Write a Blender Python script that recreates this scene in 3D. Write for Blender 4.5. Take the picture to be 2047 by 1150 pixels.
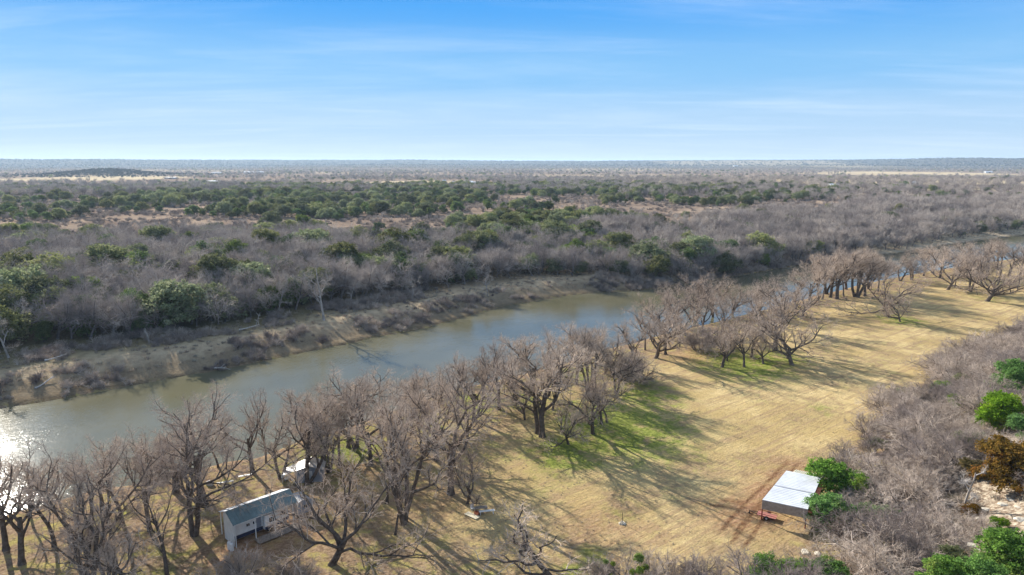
import bpy, bmesh, math, random
import numpy as np
from mathutils import Vector, Matrix, Euler

for o in list(bpy.data.objects): bpy.data.objects.remove(o)
SC = bpy.context.scene
COL = SC.collection
R = math.radians

# ------------------------------------------------------------------ camera
W, H, F = 2047.0, 1150.0, 1365.0
CAMZ = 53.0
PITCH = math.atan(250.0 / F)
cam_d = bpy.data.cameras.new('camera')
cam = bpy.data.objects.new('camera', cam_d); COL.objects.link(cam)
cam_d.sensor_width = 36.0; cam_d.lens = 36.0 * F / W
cam_d.clip_start = 0.5; cam_d.clip_end = 60000
cam.location = (0, 0, CAMZ); cam.rotation_euler = (R(90) - PITCH, 0, 0)
SC.camera = cam

# ------------------------------------------------------------------ sky, sun, exposure
SUN_AZ, SUN_EL = R(-40), R(25.3)          # azimuth from +Y towards +X
sun_dir = Vector((math.sin(SUN_AZ) * math.cos(SUN_EL), math.cos(SUN_AZ) * math.cos(SUN_EL), math.sin(SUN_EL)))
wd = bpy.data.worlds.new('World'); SC.world = wd; wd.use_nodes = True
wn, wl = wd.node_tree.nodes, wd.node_tree.links
for n in list(wn): wn.remove(n)
def wnode(t, **k):
    n = wn.new(t)
    for a, b in k.items(): setattr(n, a, b)
    return n
w_out = wnode('ShaderNodeOutputWorld'); w_bg = wnode('ShaderNodeBackground')
w_bg.inputs['Strength'].default_value = 0.095
sky = wnode('ShaderNodeTexSky', sky_type='NISHITA', sun_disc=False, sun_elevation=SUN_EL, sun_rotation=SUN_AZ,
            altitude=300, air_density=1.0, dust_density=0.1, ozone_density=2.2)
hsv = wnode('ShaderNodeHueSaturation'); hsv.inputs['Saturation'].default_value = 1.3
wl.new(sky.outputs[0], hsv.inputs['Color'])
# thin cirrus: streaky noise on the sky direction projected on a high plane
tc = wnode('ShaderNodeTexCoord'); sep = wnode('ShaderNodeSeparateXYZ'); wl.new(tc.outputs['Generated'], sep.inputs[0])
def wmath(op, a, b=None, c=None, clamp=False):
    n = wnode('ShaderNodeMath', operation=op, use_clamp=clamp)
    for i, v in enumerate((a, b, c)):
        if v is None: continue
        if isinstance(v, (int, float)): n.inputs[i].default_value = v
        else: wl.new(v, n.inputs[i])
    return n.outputs[0]
zz = wmath('ADD', wmath('MAXIMUM', sep.outputs['Z'], 0.0), 0.06)
px_ = wmath('DIVIDE', sep.outputs['X'], zz); py_ = wmath('DIVIDE', sep.outputs['Y'], zz)
cmb = wnode('ShaderNodeCombineXYZ'); wl.new(px_, cmb.inputs[0]); wl.new(py_, cmb.inputs[1])
# rein in the glow round the sun (keeps hue), and pull towards a clear winter sky gradient
sepc = wnode('ShaderNodeSeparateColor'); wl.new(hsv.outputs[0], sepc.inputs[0])
mx_ = wmath('MAXIMUM', wmath('MAXIMUM', sepc.outputs[0], sepc.outputs[1]), sepc.outputs[2])
kk = wmath('DIVIDE', 9.0, wmath('ADD', mx_, 9.0))
tame = wnode('ShaderNodeVectorMath', operation='SCALE'); wl.new(hsv.outputs[0], tame.inputs[0]); wl.new(kk, tame.inputs['Scale'])
ramp = wnode('ShaderNodeValToRGB'); wl.new(wmath('MAXIMUM', sep.outputs['Z'], 0.0), ramp.inputs[0])
er = ramp.color_ramp; er.interpolation = 'EASE'
SKYC = [(0.0, (.58, .78, 1.0)), (.055, (.46, .70, 1.0)), (.12, (.26, .59, 1.0)), (.22, (.07, .41, 1.0)), (.5, (.32, .46, .68)), (1.0, (.44, .50, .60))]
while len(er.elements) < len(SKYC): er.elements.new(.5)
for e, (p_, c_) in zip(er.elements, SKYC): e.position = p_; e.color = (*c_, 1)
gs = wnode('ShaderNodeVectorMath', operation='SCALE'); wl.new(ramp.outputs[0], gs.inputs[0]); gs.inputs['Scale'].default_value = 5.05
mix0 = wnode('ShaderNodeMix', data_type='RGBA'); mix0.inputs['Factor'].default_value = .9; wl.new(tame.outputs[0], mix0.inputs[6]); wl.new(gs.outputs[0], mix0.inputs[7])
def cirrus(rot, sc, scale, lo, hi, seed):
    mp = wnode('ShaderNodeMapping'); mp.inputs['Rotation'].default_value = (0, 0, R(rot)); mp.inputs['Scale'].default_value = sc
    mp.inputs['Location'].default_value = (seed, seed * .7, 0)
    wl.new(cmb.outputs[0], mp.inputs[0])
    no = wnode('ShaderNodeTexNoise'); no.inputs['Scale'].default_value = scale; no.inputs['Detail'].default_value = 9
    no.inputs['Roughness'].default_value = .62; no.inputs['Distortion'].default_value = .35
    wl.new(mp.outputs[0], no.inputs['Vector'])
    mr = wnode('ShaderNodeMapRange', interpolation_type='SMOOTHSTEP'); mr.inputs['From Min'].default_value = lo; mr.inputs['From Max'].default_value = hi
    wl.new(no.outputs['Fac'], mr.inputs['Value']); return mr.outputs[0]
c1 = cirrus(38, (.3, 1.0, 1), .85, .44, .78, 3.0)
c2 = cirrus(-58, (.5, .8, 1), .42, .42, .8, 11.0)
cl = wmath('MULTIPLY', wmath('MAXIMUM', c1, wmath('MULTIPLY', c2, .9)), .42)
mixc = wnode('ShaderNodeMix', data_type='RGBA'); wl.new(cl, mixc.inputs['Factor'])
wl.new(mix0.outputs[2], mixc.inputs[6]); mixc.inputs[7].default_value = (4.2, 5.0, 6.0, 1)
wl.new(mixc.outputs[2], w_bg.inputs['Color']); wl.new(w_bg.outputs[0], w_out.inputs[0])

sl = bpy.data.lights.new('sun', 'SUN'); sl.energy = 5.0; sl.angle = R(0.6); sl.color = (1.0, .93, .82)
so = bpy.data.objects.new('sun', sl); COL.objects.link(so); so.rotation_euler = sun_dir.to_track_quat('Z', 'Y').to_euler()
so.location = (0, 0, 200)
SC.view_settings.view_transform = 'Standard'; SC.view_settings.look = 'None'
SC.view_settings.exposure = 1.03; SC.view_settings.gamma = 1.0; SC.view_settings.use_curve_mapping = False
SC.render.engine = 'CYCLES'
cy = SC.cycles
cy.max_bounces = 6; cy.diffuse_bounces = 2; cy.glossy_bounces = 2; cy.transmission_bounces = 3; cy.volume_bounces = 1
cy.transparent_max_bounces = 8; cy.use_denoising = True
cy.sample_clamp_indirect = 4.0

# ------------------------------------------------------------------ numeric helpers
rng = np.random.default_rng(7)
_G = np.random.default_rng(3).random((256, 256))
def vnoise(x, y):
    xi = np.floor(x).astype(int); yi = np.floor(y).astype(int); fx = x - xi; fy = y - yi
    fx = fx * fx * (3 - 2 * fx); fy = fy * fy * (3 - 2 * fy)
    a = _G[xi & 255, yi & 255]; b = _G[(xi + 1) & 255, yi & 255]; c = _G[xi & 255, (yi + 1) & 255]; d = _G[(xi + 1) & 255, (yi + 1) & 255]
    return (a * (1 - fx) + b * fx) * (1 - fy) + (c * (1 - fx) + d * fx) * fy
def fbm(x, y, o=4):
    s = 0; a = .5
    for i in range(o):
        s = s + a * vnoise(x * 2 ** i + 17 * i, y * 2 ** i + 31 * i); a *= .5
    return s / (1 - .5 ** o)
def sstep(a, b, x):
    t = np.clip((x - a) / (b - a), 0, 1); return t * t * (3 - 2 * t)
cP, sP = math.cos(PITCH), math.sin(PITCH)
def ray(px, py):
    u = (px - W / 2) / F; v = (py - H / 2) / F
    return np.array([u, cP - v * sP, -sP - v * cP])
def at_z(px, py, z=0.0):
    d = ray(px, py); t = (z - CAMZ) / d[2]; return np.array([d[0] * t, d[1] * t, z])

# ------------------------------------------------------------------ river outline (water level z = 0)
FAR = [(-260, 860), (0, 815), (100, 800), (200, 782), (300, 765), (400, 748), (450, 738), (560, 715), (680, 692), (760, 672), (850, 655), (930, 635), (985, 618), (1060, 603),
       (1130, 592), (1200, 585), (1290, 580), (1400, 565), (1450, 556), (1510, 546), (1600, 530), (1700, 517), (1800, 505), (1900, 489), (1960, 480), (2047, 470), (2300, 452)]
NEAR = [(-300, 1080), (0, 1035), (60, 1020), (200, 985), (330, 965), (440, 930), (500, 922), (560, 898), (680, 862), (760, 836), (880, 791), (1006, 763), (1102, 739), (1164, 716),
        (1290, 682), (1400, 655), (1500, 630), (1600, 603), (1650, 590), (1713, 574), (1830, 552), (1930, 535), (2047, 520), (2300, 490)]
far_l = np.array([at_z(*p)[:2] for p in FAR]); near_l = np.array([at_z(*p)[:2] for p in NEAR])
def ext(l):
    a = l[0] + (l[0] - l[1]) / np.linalg.norm(l[0] - l[1]) * 700; b = l[-1] + (l[-1] - l[-2]) / np.linalg.norm(l[-1] - l[-2]) * 500
    return np.vstack([a, l, b])
far_l = ext(far_l); near_l = ext(near_l)
def side_dist(P, line):
    """signed distance to a polyline that runs left to right; positive = beyond it (left of its direction)"""
    best = np.full(len(P), 1e18); sg = np.ones(len(P))
    for a, b in zip(line[:-1], line[1:]):
        ab = b - a; ap = P - a; t = np.clip((ap @ ab) / (ab @ ab), 0, 1)
        q = ap - t[:, None] * ab; d = (q * q).sum(1); c = ab[0] * ap[:, 1] - ab[1] * ap[:, 0]
        m = d < best; best = np.where(m, d, best); sg = np.where(m, np.sign(c), sg)
    return np.sqrt(best) * sg
TOE = [(2700, 545), (2300, 590), (2047, 655), (1930, 715), (1820, 790), (1730, 860), (1680, 930), (1668, 1000), (1640, 1065), (1560, 1125), (1420, 1200), (1200, 1330)]
toe_l = np.array([at_z(p[0], p[1], 3.2)[:2] for p in TOE])[::-1]
toe_l = np.vstack([toe_l[0] + (toe_l[0] - toe_l[1]) / np.linalg.norm(toe_l[0] - toe_l[1]) * 200, toe_l, toe_l[-1] + (toe_l[-1] - toe_l[-2]) / np.linalg.norm(toe_l[-1] - toe_l[-2]) * 300])
def terrain(X, Y, full=False):
    P = np.stack([X, Y], 1)
    df = side_dist(P, far_l); dn = -side_dist(P, near_l); dt = -side_dist(P, toe_l)
    n1 = fbm(X / 9, Y / 9) - .5; n2 = fbm(X / 60 + 5, Y / 60) - .5; nw = fbm(X / 4 + 9, Y / 4, 2) - .5
    # far side
    d = df + n1 * 3.0
    zf = -1.5 + 2.0 * sstep(-3, 1.5, d) + 3.6 * sstep(1.0, 17, d) * (1 - .75 * sstep(170, 220, X) * sstep(30, 12, d)) + .8 * sstep(17, 34, d) + 5.5 * sstep(34, 95, d) + 2.5 * sstep(120, 400, d) + n1 * .9 * sstep(0, 6, d) + n2 * 5 * sstep(60, 140, d) + nw * .5 * sstep(1, 4, d)
    zf = zf - 7 * sstep(700, 1500, df)
    # near side
    d = dn + n1 * 1.6
    zn = -1.5 + 1.9 * sstep(-3, 1.0, d) + 2.6 * sstep(.6, 6.5, d) + n1 * .3 * sstep(2, 10, d) + n2 * .8 * sstep(10, 40, d)
    hd = np.maximum(dt, 0)
    hill = .42 * (np.sqrt(hd ** 2 + 36) - 6) ; hill = np.where(hill > 20, 20 + (hill - 20) * .25, hill); hill = np.minimum(hill, 27)
    zn = zn + hill * (1 + .25 * n2) + (n1 * 1.6 + nw * .7) * sstep(2, 14, hd)
    far_side = df > -0.5 * np.abs(df - dn) - 1e9 if False else (np.abs(df) < np.abs(dn))
    ins = (df < 0) & (dn < 0)
    z = np.where(ins, np.maximum(zf, zn), np.where(df >= 0, zf, zn))
    # the mound and the ridges on the horizon
    r = np.hypot(X, Y); az = np.degrees(np.arctan2(X, Y))
    mx, my = at_z(222, 352.5, 4)[:2]
    z = z + 17 * np.exp(-(((X - mx) / 130) ** 2 + ((Y - my) / 170) ** 2)) + 5 * np.exp(-(((X - mx + 120) / 330) ** 2 + ((Y - my + 20) / 200) ** 2))
    rd = fbm(az / 7 + 40, r / 2600, 4)
    z = z + sstep(3500, 6500, r) * (8 + 30 * (fbm(az / 11 + 3, r / 1700 + 3, 3) - .35)) * sstep(-36, 0, 20 - az * .3)
    top = 78 + 16 * (fbm(az / 6 + 60, az * 0 + 2.5, 4) - .5) - 9 * np.exp(-((az - 5) / 9) ** 2) + 14 * sstep(22, 33, az)
    z = z + sstep(6800, 9600, r + (rd - .5) * 1800) * (top - 14)
    if full: return z, df, dn, dt, r
    return z
def height(x, y): return float(terrain(np.array([float(x)]), np.array([float(y)]))[0])
_T = np.geomspace(25, 12000, 1400)
def at(px, py):
    d = ray(px, py); d = d / np.linalg.norm(d)
    P = np.array([0, 0, CAMZ])[None] + d[None] * _T[:, None]
    s = P[:, 2] - np.maximum(terrain(P[:, 0], P[:, 1]), 0); k = int(np.argmax(s < 0))
    if k == 0: k = len(_T) - 1
    a = s[k - 1] / (s[k - 1] - s[k] + 1e-9); q = P[k - 1] + (P[k] - P[k - 1]) * a
    return np.array([q[0], q[1], height(q[0], q[1])])
def proj(P):
    P = np.atleast_2d(P); z = P[:, 2] - CAMZ; dep = P[:, 1] * cP - z * sP; up = P[:, 1] * sP + z * cP
    return W / 2 + F * P[:, 0] / dep, H / 2 - F * up / dep, dep

# ------------------------------------------------------------------ materials
MATS = {}
def newmat(name):
    m = bpy.data.materials.new(name); m.use_nodes = True; MATS[name] = m
    nt = m.node_tree; b = nt.nodes['Principled BSDF']; b.inputs['Specular IOR Level'].default_value = .25
    return m, nt, b
def nd(nt, t, ins=None, **k):
    n = nt.nodes.new(t)
    for a, b in k.items(): setattr(n, a, b)
    for a, v in (ins or {}).items():
        if hasattr(v, 'is_output'): nt.links.new(v, n.inputs[a])
        else: n.inputs[a].default_value = v
    return n
def noise(nt, vec, scale, detail=5, rough=.6, dist=0):
    n = nd(nt, 'ShaderNodeTexNoise', {'Scale': scale, 'Detail': detail, 'Roughness': rough, 'Distortion': dist})
    if vec is not None: nt.links.new(vec, n.inputs['Vector'])
    return n.outputs['Fac']
def mrange(nt, v, a, b, c=0., d=1., smooth=True):
    n = nd(nt, 'ShaderNodeMapRange', {'Value': v, 'From Min': a, 'From Max': b, 'To Min': c, 'To Max': d})
    if smooth: n.interpolation_type = 'SMOOTHSTEP'
    return n.outputs[0]
def mix(nt, f, a, b, mode='MIX'):
    n = nd(nt, 'ShaderNodeMix', data_type='RGBA', blend_type=mode)
    for i, v in ((0, f), (6, a), (7, b)):
        if hasattr(v, 'is_output'): nt.links.new(v, n.inputs[i])
        else: n.inputs[i].default_value = (v if i == 0 else (*v[:3], 1))
    return n.outputs[2]
def mth(nt, op, a, b=0., clamp=False):
    n = nd(nt, 'ShaderNodeMath', {0: a, 1: b}, operation=op, use_clamp=clamp); return n.outputs[0]
def pos(nt): return nd(nt, 'ShaderNodeNewGeometry').outputs['Position']
def mapped(nt, v, sc=(1, 1, 1), rot=0, loc=(0, 0, 0)):
    if rot: v = nd(nt, 'ShaderNodeMapping', {'Vector': v, 'Rotation': (0, 0, rot)}).outputs[0]
    return nd(nt, 'ShaderNodeMapping', {'Vector': v, 'Scale': sc, 'Location': loc}).outputs[0]
def simple(name, col, rough=.7, metal=0, var=.12, scale=1.5, bump=0., spec=.3):
    m, nt, b = newmat(name); tc = nd(nt, 'ShaderNodeTexCoord').outputs['Object']
    n = noise(nt, tc, scale, 6); c2 = tuple(max(0, c * (1 - 2 * var)) for c in col); c3 = tuple(min(1, c * (1 + var)) for c in col)
    nt.links.new(mix(nt, mrange(nt, n, .3, .7), c2, c3), b.inputs['Base Color'])
    b.inputs['Roughness'].default_value = rough; b.inputs['Metallic'].default_value = metal; b.inputs['Specular IOR Level'].default_value = spec
    if bump:
        bp = nd(nt, 'ShaderNodeBump', {'Strength': .5, 'Distance': bump, 'Height': noise(nt, tc, scale * 6, 4)}); nt.links.new(bp.outputs[0], b.inputs['Normal'])
    return m
def bark(name, a, b_, scale=2.0, spread=.25):
    m, nt, b = newmat(name); tc = nd(nt, 'ShaderNodeTexCoord').outputs['Object']
    n = noise(nt, tc, scale, 5); rnd = nd(nt, 'ShaderNodeObjectInfo').outputs['Random']
    c = mix(nt, mrange(nt, n, .3, .7), a, b_)
    g = nd(nt, 'ShaderNodeCombineColor', {0: mrange(nt, rnd, 0, 1, 1 - spread, 1 + spread, False), 1: mrange(nt, rnd, 0, 1, 1 - spread, 1 + spread, False), 2: mrange(nt, rnd, 0, 1, 1 - spread * .8, 1 + spread * 1.1, False)}).outputs[0]
    nt.links.new(mix(nt, 1.0, c, g, 'MULTIPLY'), b.inputs['Base Color']); b.inputs['Roughness'].default_value = .85; b.inputs['Specular IOR Level'].default_value = 0
    return m
bark('trunk_bark', (.075, .058, .047), (.17, .14, .115))
bark('twig_bark', (.38, .30, .235), (.60, .49, .39))
bark('far_trunk', (.12, .10, .09), (.24, .21, .19))
bark('far_twig', (.32, .275, .235), (.50, .44, .38), 1.0, .38)
bark('brush_stem', (.10, .08, .065), (.20, .17, .15))
bark('brush_twig', (.27, .22, .175), (.54, .46, .385), .4, .45)
bark('dead_wood', (.27, .24, .21), (.46, .42, .38), 1.0, .12)
bark('pale_dead_wood', (.45, .40, .35), (.68, .64, .60), 1.0, .1)
bark('ridge_leaf', (.05, .055, .045), (.09, .095, .075), .2, .2)
def leafmat(name, dark, light, tip, spread=.35):
    m, nt, b = newmat(name); tc = nd(nt, 'ShaderNodeTexCoord').outputs['Object']; oi = nd(nt, 'ShaderNodeObjectInfo').outputs['Random']
    att = nd(nt, 'ShaderNodeAttribute', attribute_name='leafv').outputs['Fac']
    c = mix(nt, att, dark, light); c = mix(nt, mrange(nt, noise(nt, tc, .35, 3), .5, .72), c, tip)
    hs = nd(nt, 'ShaderNodeHueSaturation', {'Hue': mrange(nt, oi, 0, 1, .475, .515, False), 'Saturation': mrange(nt, oi, 0, 1, 1.1, .75, False), 'Value': mrange(nt, mth(nt, 'FRACT', mth(nt, 'MULTIPLY', oi, 7.31)), 0, 1, 1 - spread, 1 + spread, False), 'Color': c}).outputs[0]
    nt.links.new(hs, b.inputs['Base Color']); b.inputs['Roughness'].default_value = .9; b.inputs['Specular IOR Level'].default_value = .05
    tr = nd(nt, 'ShaderNodeBsdfTranslucent', {'Color': hs}); ms = nd(nt, 'ShaderNodeMixShader', {0: .35}); nt.links.new(b.outputs[0], ms.inputs[1]); nt.links.new(tr.outputs[0], ms.inputs[2])
    nt.links.new(ms.outputs[0], nt.nodes['Material Output'].inputs['Surface']); return m
leafmat('oak_leaf', (.11, .14, .05), (.26, .29, .125), (.42, .41, .23), .5)
leafmat('juniper_leaf', (.065, .12, .035), (.17, .24, .07), (.28, .30, .10), .45)
leafmat('bright_leaf', (.06, .16, .01), (.19, .36, .03), (.33, .40, .06), .2)
leafmat('rust_leaf', (.10, .085, .018), (.25, .16, .03), (.30, .13, .03), .15)
leafmat('mistletoe', (.12, .19, .015), (.26, .36, .03), (.3, .36, .05), .2)
leafmat('dry_grass', (.26, .22, .17), (.44, .38, .30), (.38, .34, .28), .2)

# ------------------------------------------------------------------ mesh helpers
def link(o, parent=None):
    COL.objects.link(o)
    if parent is not None: o.parent = parent
    return o
def mesh_np(name, V, F4, mats, midx=None, smooth=True, attrs=None):
    me = bpy.data.meshes.new(name); V = np.asarray(V, dtype=np.float32); F4 = np.asarray(F4, dtype=np.int32); k = F4.shape[1]
    me.vertices.add(len(V)); me.vertices.foreach_set('co', V.ravel())
    me.loops.add(F4.size); me.loops.foreach_set('vertex_index', F4.ravel())
    me.polygons.add(len(F4)); me.polygons.foreach_set('loop_start', np.arange(0, F4.size, k, dtype=np.int32))
    try: me.polygons.foreach_set('loop_total', np.full(len(F4), k, dtype=np.int32))
    except Exception: pass
    for m in mats: me.materials.append(MATS[m])
    if midx is not None: me.polygons.foreach_set('material_index', np.asarray(midx, dtype=np.int32))
    if smooth: me.polygons.foreach_set('use_smooth', np.ones(len(F4), dtype=bool))
    for n, v in (attrs or {}).items():
        a = me.attributes.new(n, 'FLOAT', 'POINT'); a.data.foreach_set('value', np.asarray(v, dtype=np.float32))
    me.update(calc_edges=True); me.validate() if False else None
    return me
def props(o, label=None, cat=None, group=None, kind=None):
    if label: o['label'] = label
    if cat: o['category'] = cat
    if group: o['group'] = group
    if kind: o['kind'] = kind
    return o
def empty(name, loc, rz=0.0, label=None, cat=None, group=None):
    o = bpy.data.objects.new(name, None); o.empty_display_size = .5; o.location = loc; o.rotation_euler = (0, 0, rz)
    return props(link(o), label, cat, group)
class MB:
    """collects boxes, bars and polygons; build() links them as one mesh"""
    def __init__(s): s.v = []; s.f = []
    def quad8(s, P):
        n = len(s.v); s.v += [tuple(p) for p in P]
        s.f += [(n, n + 3, n + 2, n + 1), (n + 4, n + 5, n + 6, n + 7), (n, n + 1, n + 5, n + 4), (n + 1, n + 2, n + 6, n + 5), (n + 2, n + 3, n + 7, n + 6), (n + 3, n, n + 4, n + 7)]; return s
    def box(s, x0, x1, y0, y1, z0, z1):
        return s.quad8([(x0, y0, z0), (x1, y0, z0), (x1, y1, z0), (x0, y1, z0), (x0, y0, z1), (x1, y0, z1), (x1, y1, z1), (x0, y1, z1)])
    def slab(s, P4, t):
        """slab of thickness t under four (counter-clockwise from above) points"""
        P = [Vector(p) for p in P4]; return s.quad8([p - Vector((0, 0, t)) for p in P] + P)
    def bar(s, a, b, w, h=None):
        a = Vector(a); b = Vector(b); h = h or w; d = (b - a).normalized(); up = Vector((0, 0, 1)) if abs(d.z) < .95 else Vector((0, 1, 0))
        x = d.cross(up).normalized() * w / 2; y = x.cross(d).normalized() * h / 2
        return s.quad8([a - x - y, a + x - y, a + x + y, a - x + y, b - x - y, b + x - y, b + x + y, b - x + y])
    def cyl(s, a, b, r, n=14, r2=None):
        a = Vector(a); b = Vector(b); d = (b - a).normalized(); up = Vector((0, 0, 1)) if abs(d.z) < .95 else Vector((0, 1, 0))
        x = d.cross(up).normalized(); y = x.cross(d); k = len(s.v); r2 = r if r2 is None else r2
        for c, rr in ((a, r), (b, r2)):
            for i in range(n): t = 2 * math.pi * i / n; s.v.append(tuple(c + (x * math.cos(t) + y * math.sin(t)) * rr))
        for i in range(n): j = (i + 1) % n; s.f.append((k + i, k + n + i, k + n + j, k + j))
        s.f.append(tuple(k + i for i in range(n))); s.f.append(tuple(k + n + i for i in reversed(range(n)))); return s
    def poly(s, pts, ext_):
        n = len(s.v); m = len(pts); e = Vector(ext_); s.v += [tuple(p) for p in pts] + [tuple(Vector(p) + e) for p in pts]
        s.f.append(tuple(n + i for i in range(m))); s.f.append(tuple(n + m + i for i in reversed(range(m))))
        for i in range(m): j = (i + 1) % m; s.f.append((n + i, n + m + i, n + m + j, n + j))
        return s
    def build(s, name, mat, parent=None, bevel=0.0):
        me = bpy.data.meshes.new(name); me.from_pydata(s.v, [], s.f); me.materials.append(MATS[mat])
        bm = bmesh.new(); bm.from_mesh(me); bmesh.ops.recalc_face_normals(bm, faces=bm.faces)
        if bevel: bmesh.ops.bevel(bm, geom=list(bm.edges), offset=bevel, segments=2, affect='EDGES', profile=.6)
        bm.to_mesh(me); bm.free(); me.update()
        return link(bpy.data.objects.new(name, me), parent)

# ------------------------------------------------------------------ ground sheet
def build_ground():
    NA, NR = 1150, 640
    ang = np.radians(np.linspace(-66, 66, NA)); rad = np.concatenate([[2, 8, 16, 24], np.geomspace(32, 15000, NR - 4)])
    A, Rr = np.meshgrid(ang, rad); X = (Rr * np.sin(A)).ravel(); Y = (Rr * np.cos(A) - 6).ravel()
    z, df, dn, dt, r = terrain(X, Y, True)
    V = np.stack([X, Y, z], 1); i = np.arange(NR - 1)[:, None] * NA + np.arange(NA - 1)[None]; i = i.ravel()
    Fq = np.stack([i, i + 1, i + NA + 1, i + NA], 1)
    px, py, dep = proj(V)
    n = fbm(X / 12, Y / 12); n2 = fbm(X / 35 + 7, Y / 35 + 2); nf = fbm(X / 3.5, Y / 3.5, 3)
    near = (dn > 0) & (df < 0)
    straw = near * sstep(16, 26, dn + (n - .5) * 16) * sstep(-1.5, 4, -dt + (n - .5) * 5) * sstep(66, 84, Y + .35 * X + (n - .5) * 22) * (.25 + .75 * sstep(-14, 16, X + (n2 - .5) * 40 + (n - .5) * 14 - .12 * (Y - 90)))
    gpts = [(1240, 850, 26, 1.), (1130, 900, 15, .9), (1290, 790, 18, .7), (1480, 725, 24, .95), (1560, 715, 16, .7), (1395, 735, 8, .5), (1800, 640, 15, .75), (1980, 595, 20, .45), (1860, 560, 16, .3), (950, 800, 22, .55), (860, 840, 14, .55), (1160, 745, 16, .6),
            (1060, 800, 16, .55), (690, 905, 16, .75), (620, 900, 10, .5), (560, 930, 9, .45), (230, 1040, 6, .45), (330, 1130, 5, .6), (300, 980, 6, .3), (270, 1150, 5, .45), (880, 1090, 8, .35), (1190, 1110, 5, .7), (1150, 1140, 5, .8), (1060, 1130, 4, .4), (740, 1130, 6, .35),
            (1000, 1130, 6, .4), (1640, 815, 7, .5), (1500, 790, 14, .25), (1240, 1022, 6, .45), (1000, 900, 14, .35), (800, 960, 8, .25), (1100, 960, 14, .35), (1400, 830, 10, .2), (450, 960, 8, .35), (660, 1000, 8, .3)]
    green = np.zeros(len(X))
    for gx, gy, rr, s in gpts:
        c = at_z(gx, gy, 3.2); rr *= .62; s *= .8; dd = np.hypot(X - c[0], (Y - c[1]) * .8); green = np.maximum(green, s * np.exp(-(dd / rr) ** 2 * 1.2) )
    green = green * near * sstep(2, 8, dn)
    green = np.maximum(green, .30 * sstep(14, 20, df) * sstep(46, 34, df) * sstep(-20, -80, X))
    dirt = near * np.exp(-np.maximum(dn - 1, 0) / 3.5) * .9
    for gx, gy, rr, s in [(1540, 985, 4.5, 1.), (1500, 1012, 4, 1.), (1560, 950, 3.5, .8), (1480, 1040, 4.5, .8), (1590, 930, 5, .6), (1530, 1035, 4, .7), (1440, 1030, 4, .45), (560, 1050, 5, .8), (500, 1090, 5.5, .8), (600, 1060, 4, .6), (1380, 712, 6, .6), (860, 1000, 7, .35), (1200, 1060, 8, .4), (700, 940, 4, .5), (690, 1010, 5, .45)]:
        c = at_z(gx, gy, 3.2); dirt = np.maximum(dirt, s * np.exp(-((X - c[0]) ** 2 + (Y - c[1]) ** 2) / rr ** 2))
    rock = sstep(9, 22, dt + (n - .5) * 10) * (1 - (df > 0))
    fars = (df > 0)
    bench = fars * (.35 + .65 * sstep(7, 13, df + (n - .5) * 6)) * sstep(.5, 3, df) * sstep(30, 18, df + (n - .5) * 8)
    sand = fars * sstep(0, 1, df) * sstep(30, 12, df + (n - .5) * 14) * sstep(190, 230, X)
    open_ = fars * sstep(90, 170, df)
    # far tan fields, each an ellipse on the ground (centre, half sizes)
    field = np.zeros(len(X))
    for x0, x1, y0, y1, s in [(20, 330, 354, 364, 1), (640, 990, 364, 379, .95), (480, 700, 370, 380, .9), (660, 820, 392, 402, .8), (0, 130, 418, 430, .35), (1350, 1720, 331, 338, .45), (1220, 2100, 382, 397, .9), (1250, 2100, 360, 381, .9), (1690, 1990, 344, 352, .9), (1050, 1400, 338, 343, .5), (1000, 1500, 350, 356, .35), (2060, 1820, 400, 412, .4), (1150, 1330, 372, 382, .5), (1750, 2080, 405, 425, .5),
                              (1620, 1780, 346, 352, .7), (200, 480, 341, 344, .3), (520, 900, 345, 348, .4)]:
        a = at_z(x0, (y0 + y1) / 2, 4); b = at_z(x1, (y0 + y1) / 2, 4); c0 = at_z((x0 + x1) / 2, y1, 4); c1 = at_z((x0 + x1) / 2, max(y0, 327), 4)
        cx, cy_ = (a[0] + b[0]) / 2, (c0[1] + c1[1]) / 2; hx, hy = abs(b[0] - a[0]) / 2, abs(c1[1] - c0[1]) / 2 + 1
        q = np.sqrt(((X - cx) / hx) ** 2 + ((Y - cy_) / hy) ** 2) + (n2 - .5) * .5
        field = np.maximum(field, s * sstep(1.15, .8, q))
    track = np.zeros(len(X))
    for a, b in [((1452, 1060), (1585, 925)), ((1470, 1085), (1572, 960)), ((1400, 1000), (1520, 1010))]:
        a = at_z(*a, 3.2)[:2]; b = at_z(*b, 3.2)[:2]; t = (b - a) / np.linalg.norm(b - a); s_ = (X - a[0]) * t[0] + (Y - a[1]) * t[1]; o = (X - a[0]) * -t[1] + (Y - a[1]) * t[0] + (n - .5) * 1.2
        track = np.maximum(track, sstep(.42, .18, np.abs(np.abs(o) - .85)) * sstep(-2, 1, s_) * sstep(np.linalg.norm(b - a) + 2, np.linalg.norm(b - a) - 1, s_))
    mxx, mxy = at_z(222, 352.5, 4)[:2]; mound = np.exp(-(((X - mxx) / 170) ** 2 + ((Y - mxy) / 220) ** 2)) * 1.6; mound = np.clip(mound - .4, 0, 1); field = field * (1 - mound)
    attrs = dict(track=track * near, straw=straw, green=green, dirt=dirt, rock=rock, bench=bench, openg=open_, field=field, sand=sand, farw=fars * 1.0, hillz=np.maximum(sstep(3200, 6500, r), mound))
    m, nt, b = newmat('ground'); P = pos(nt); at_ = lambda k: nd(nt, 'ShaderNodeAttribute', attribute_name=k).outputs['Fac']
    n1 = noise(nt, P, .35, 8, .65); n2_ = noise(nt, P, 1.6, 6, .7); n3 = noise(nt, P, .06, 5); nb = noise(nt, mapped(nt, P, (.9, 5.0, 1), R(-38)), .5, 6, .7)
    rows = noise(nt, mapped(nt, P, (.035, 1.05, 1), R(-39), (3, 1, 0)), 1.0, 4, .55, .4)
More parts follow.
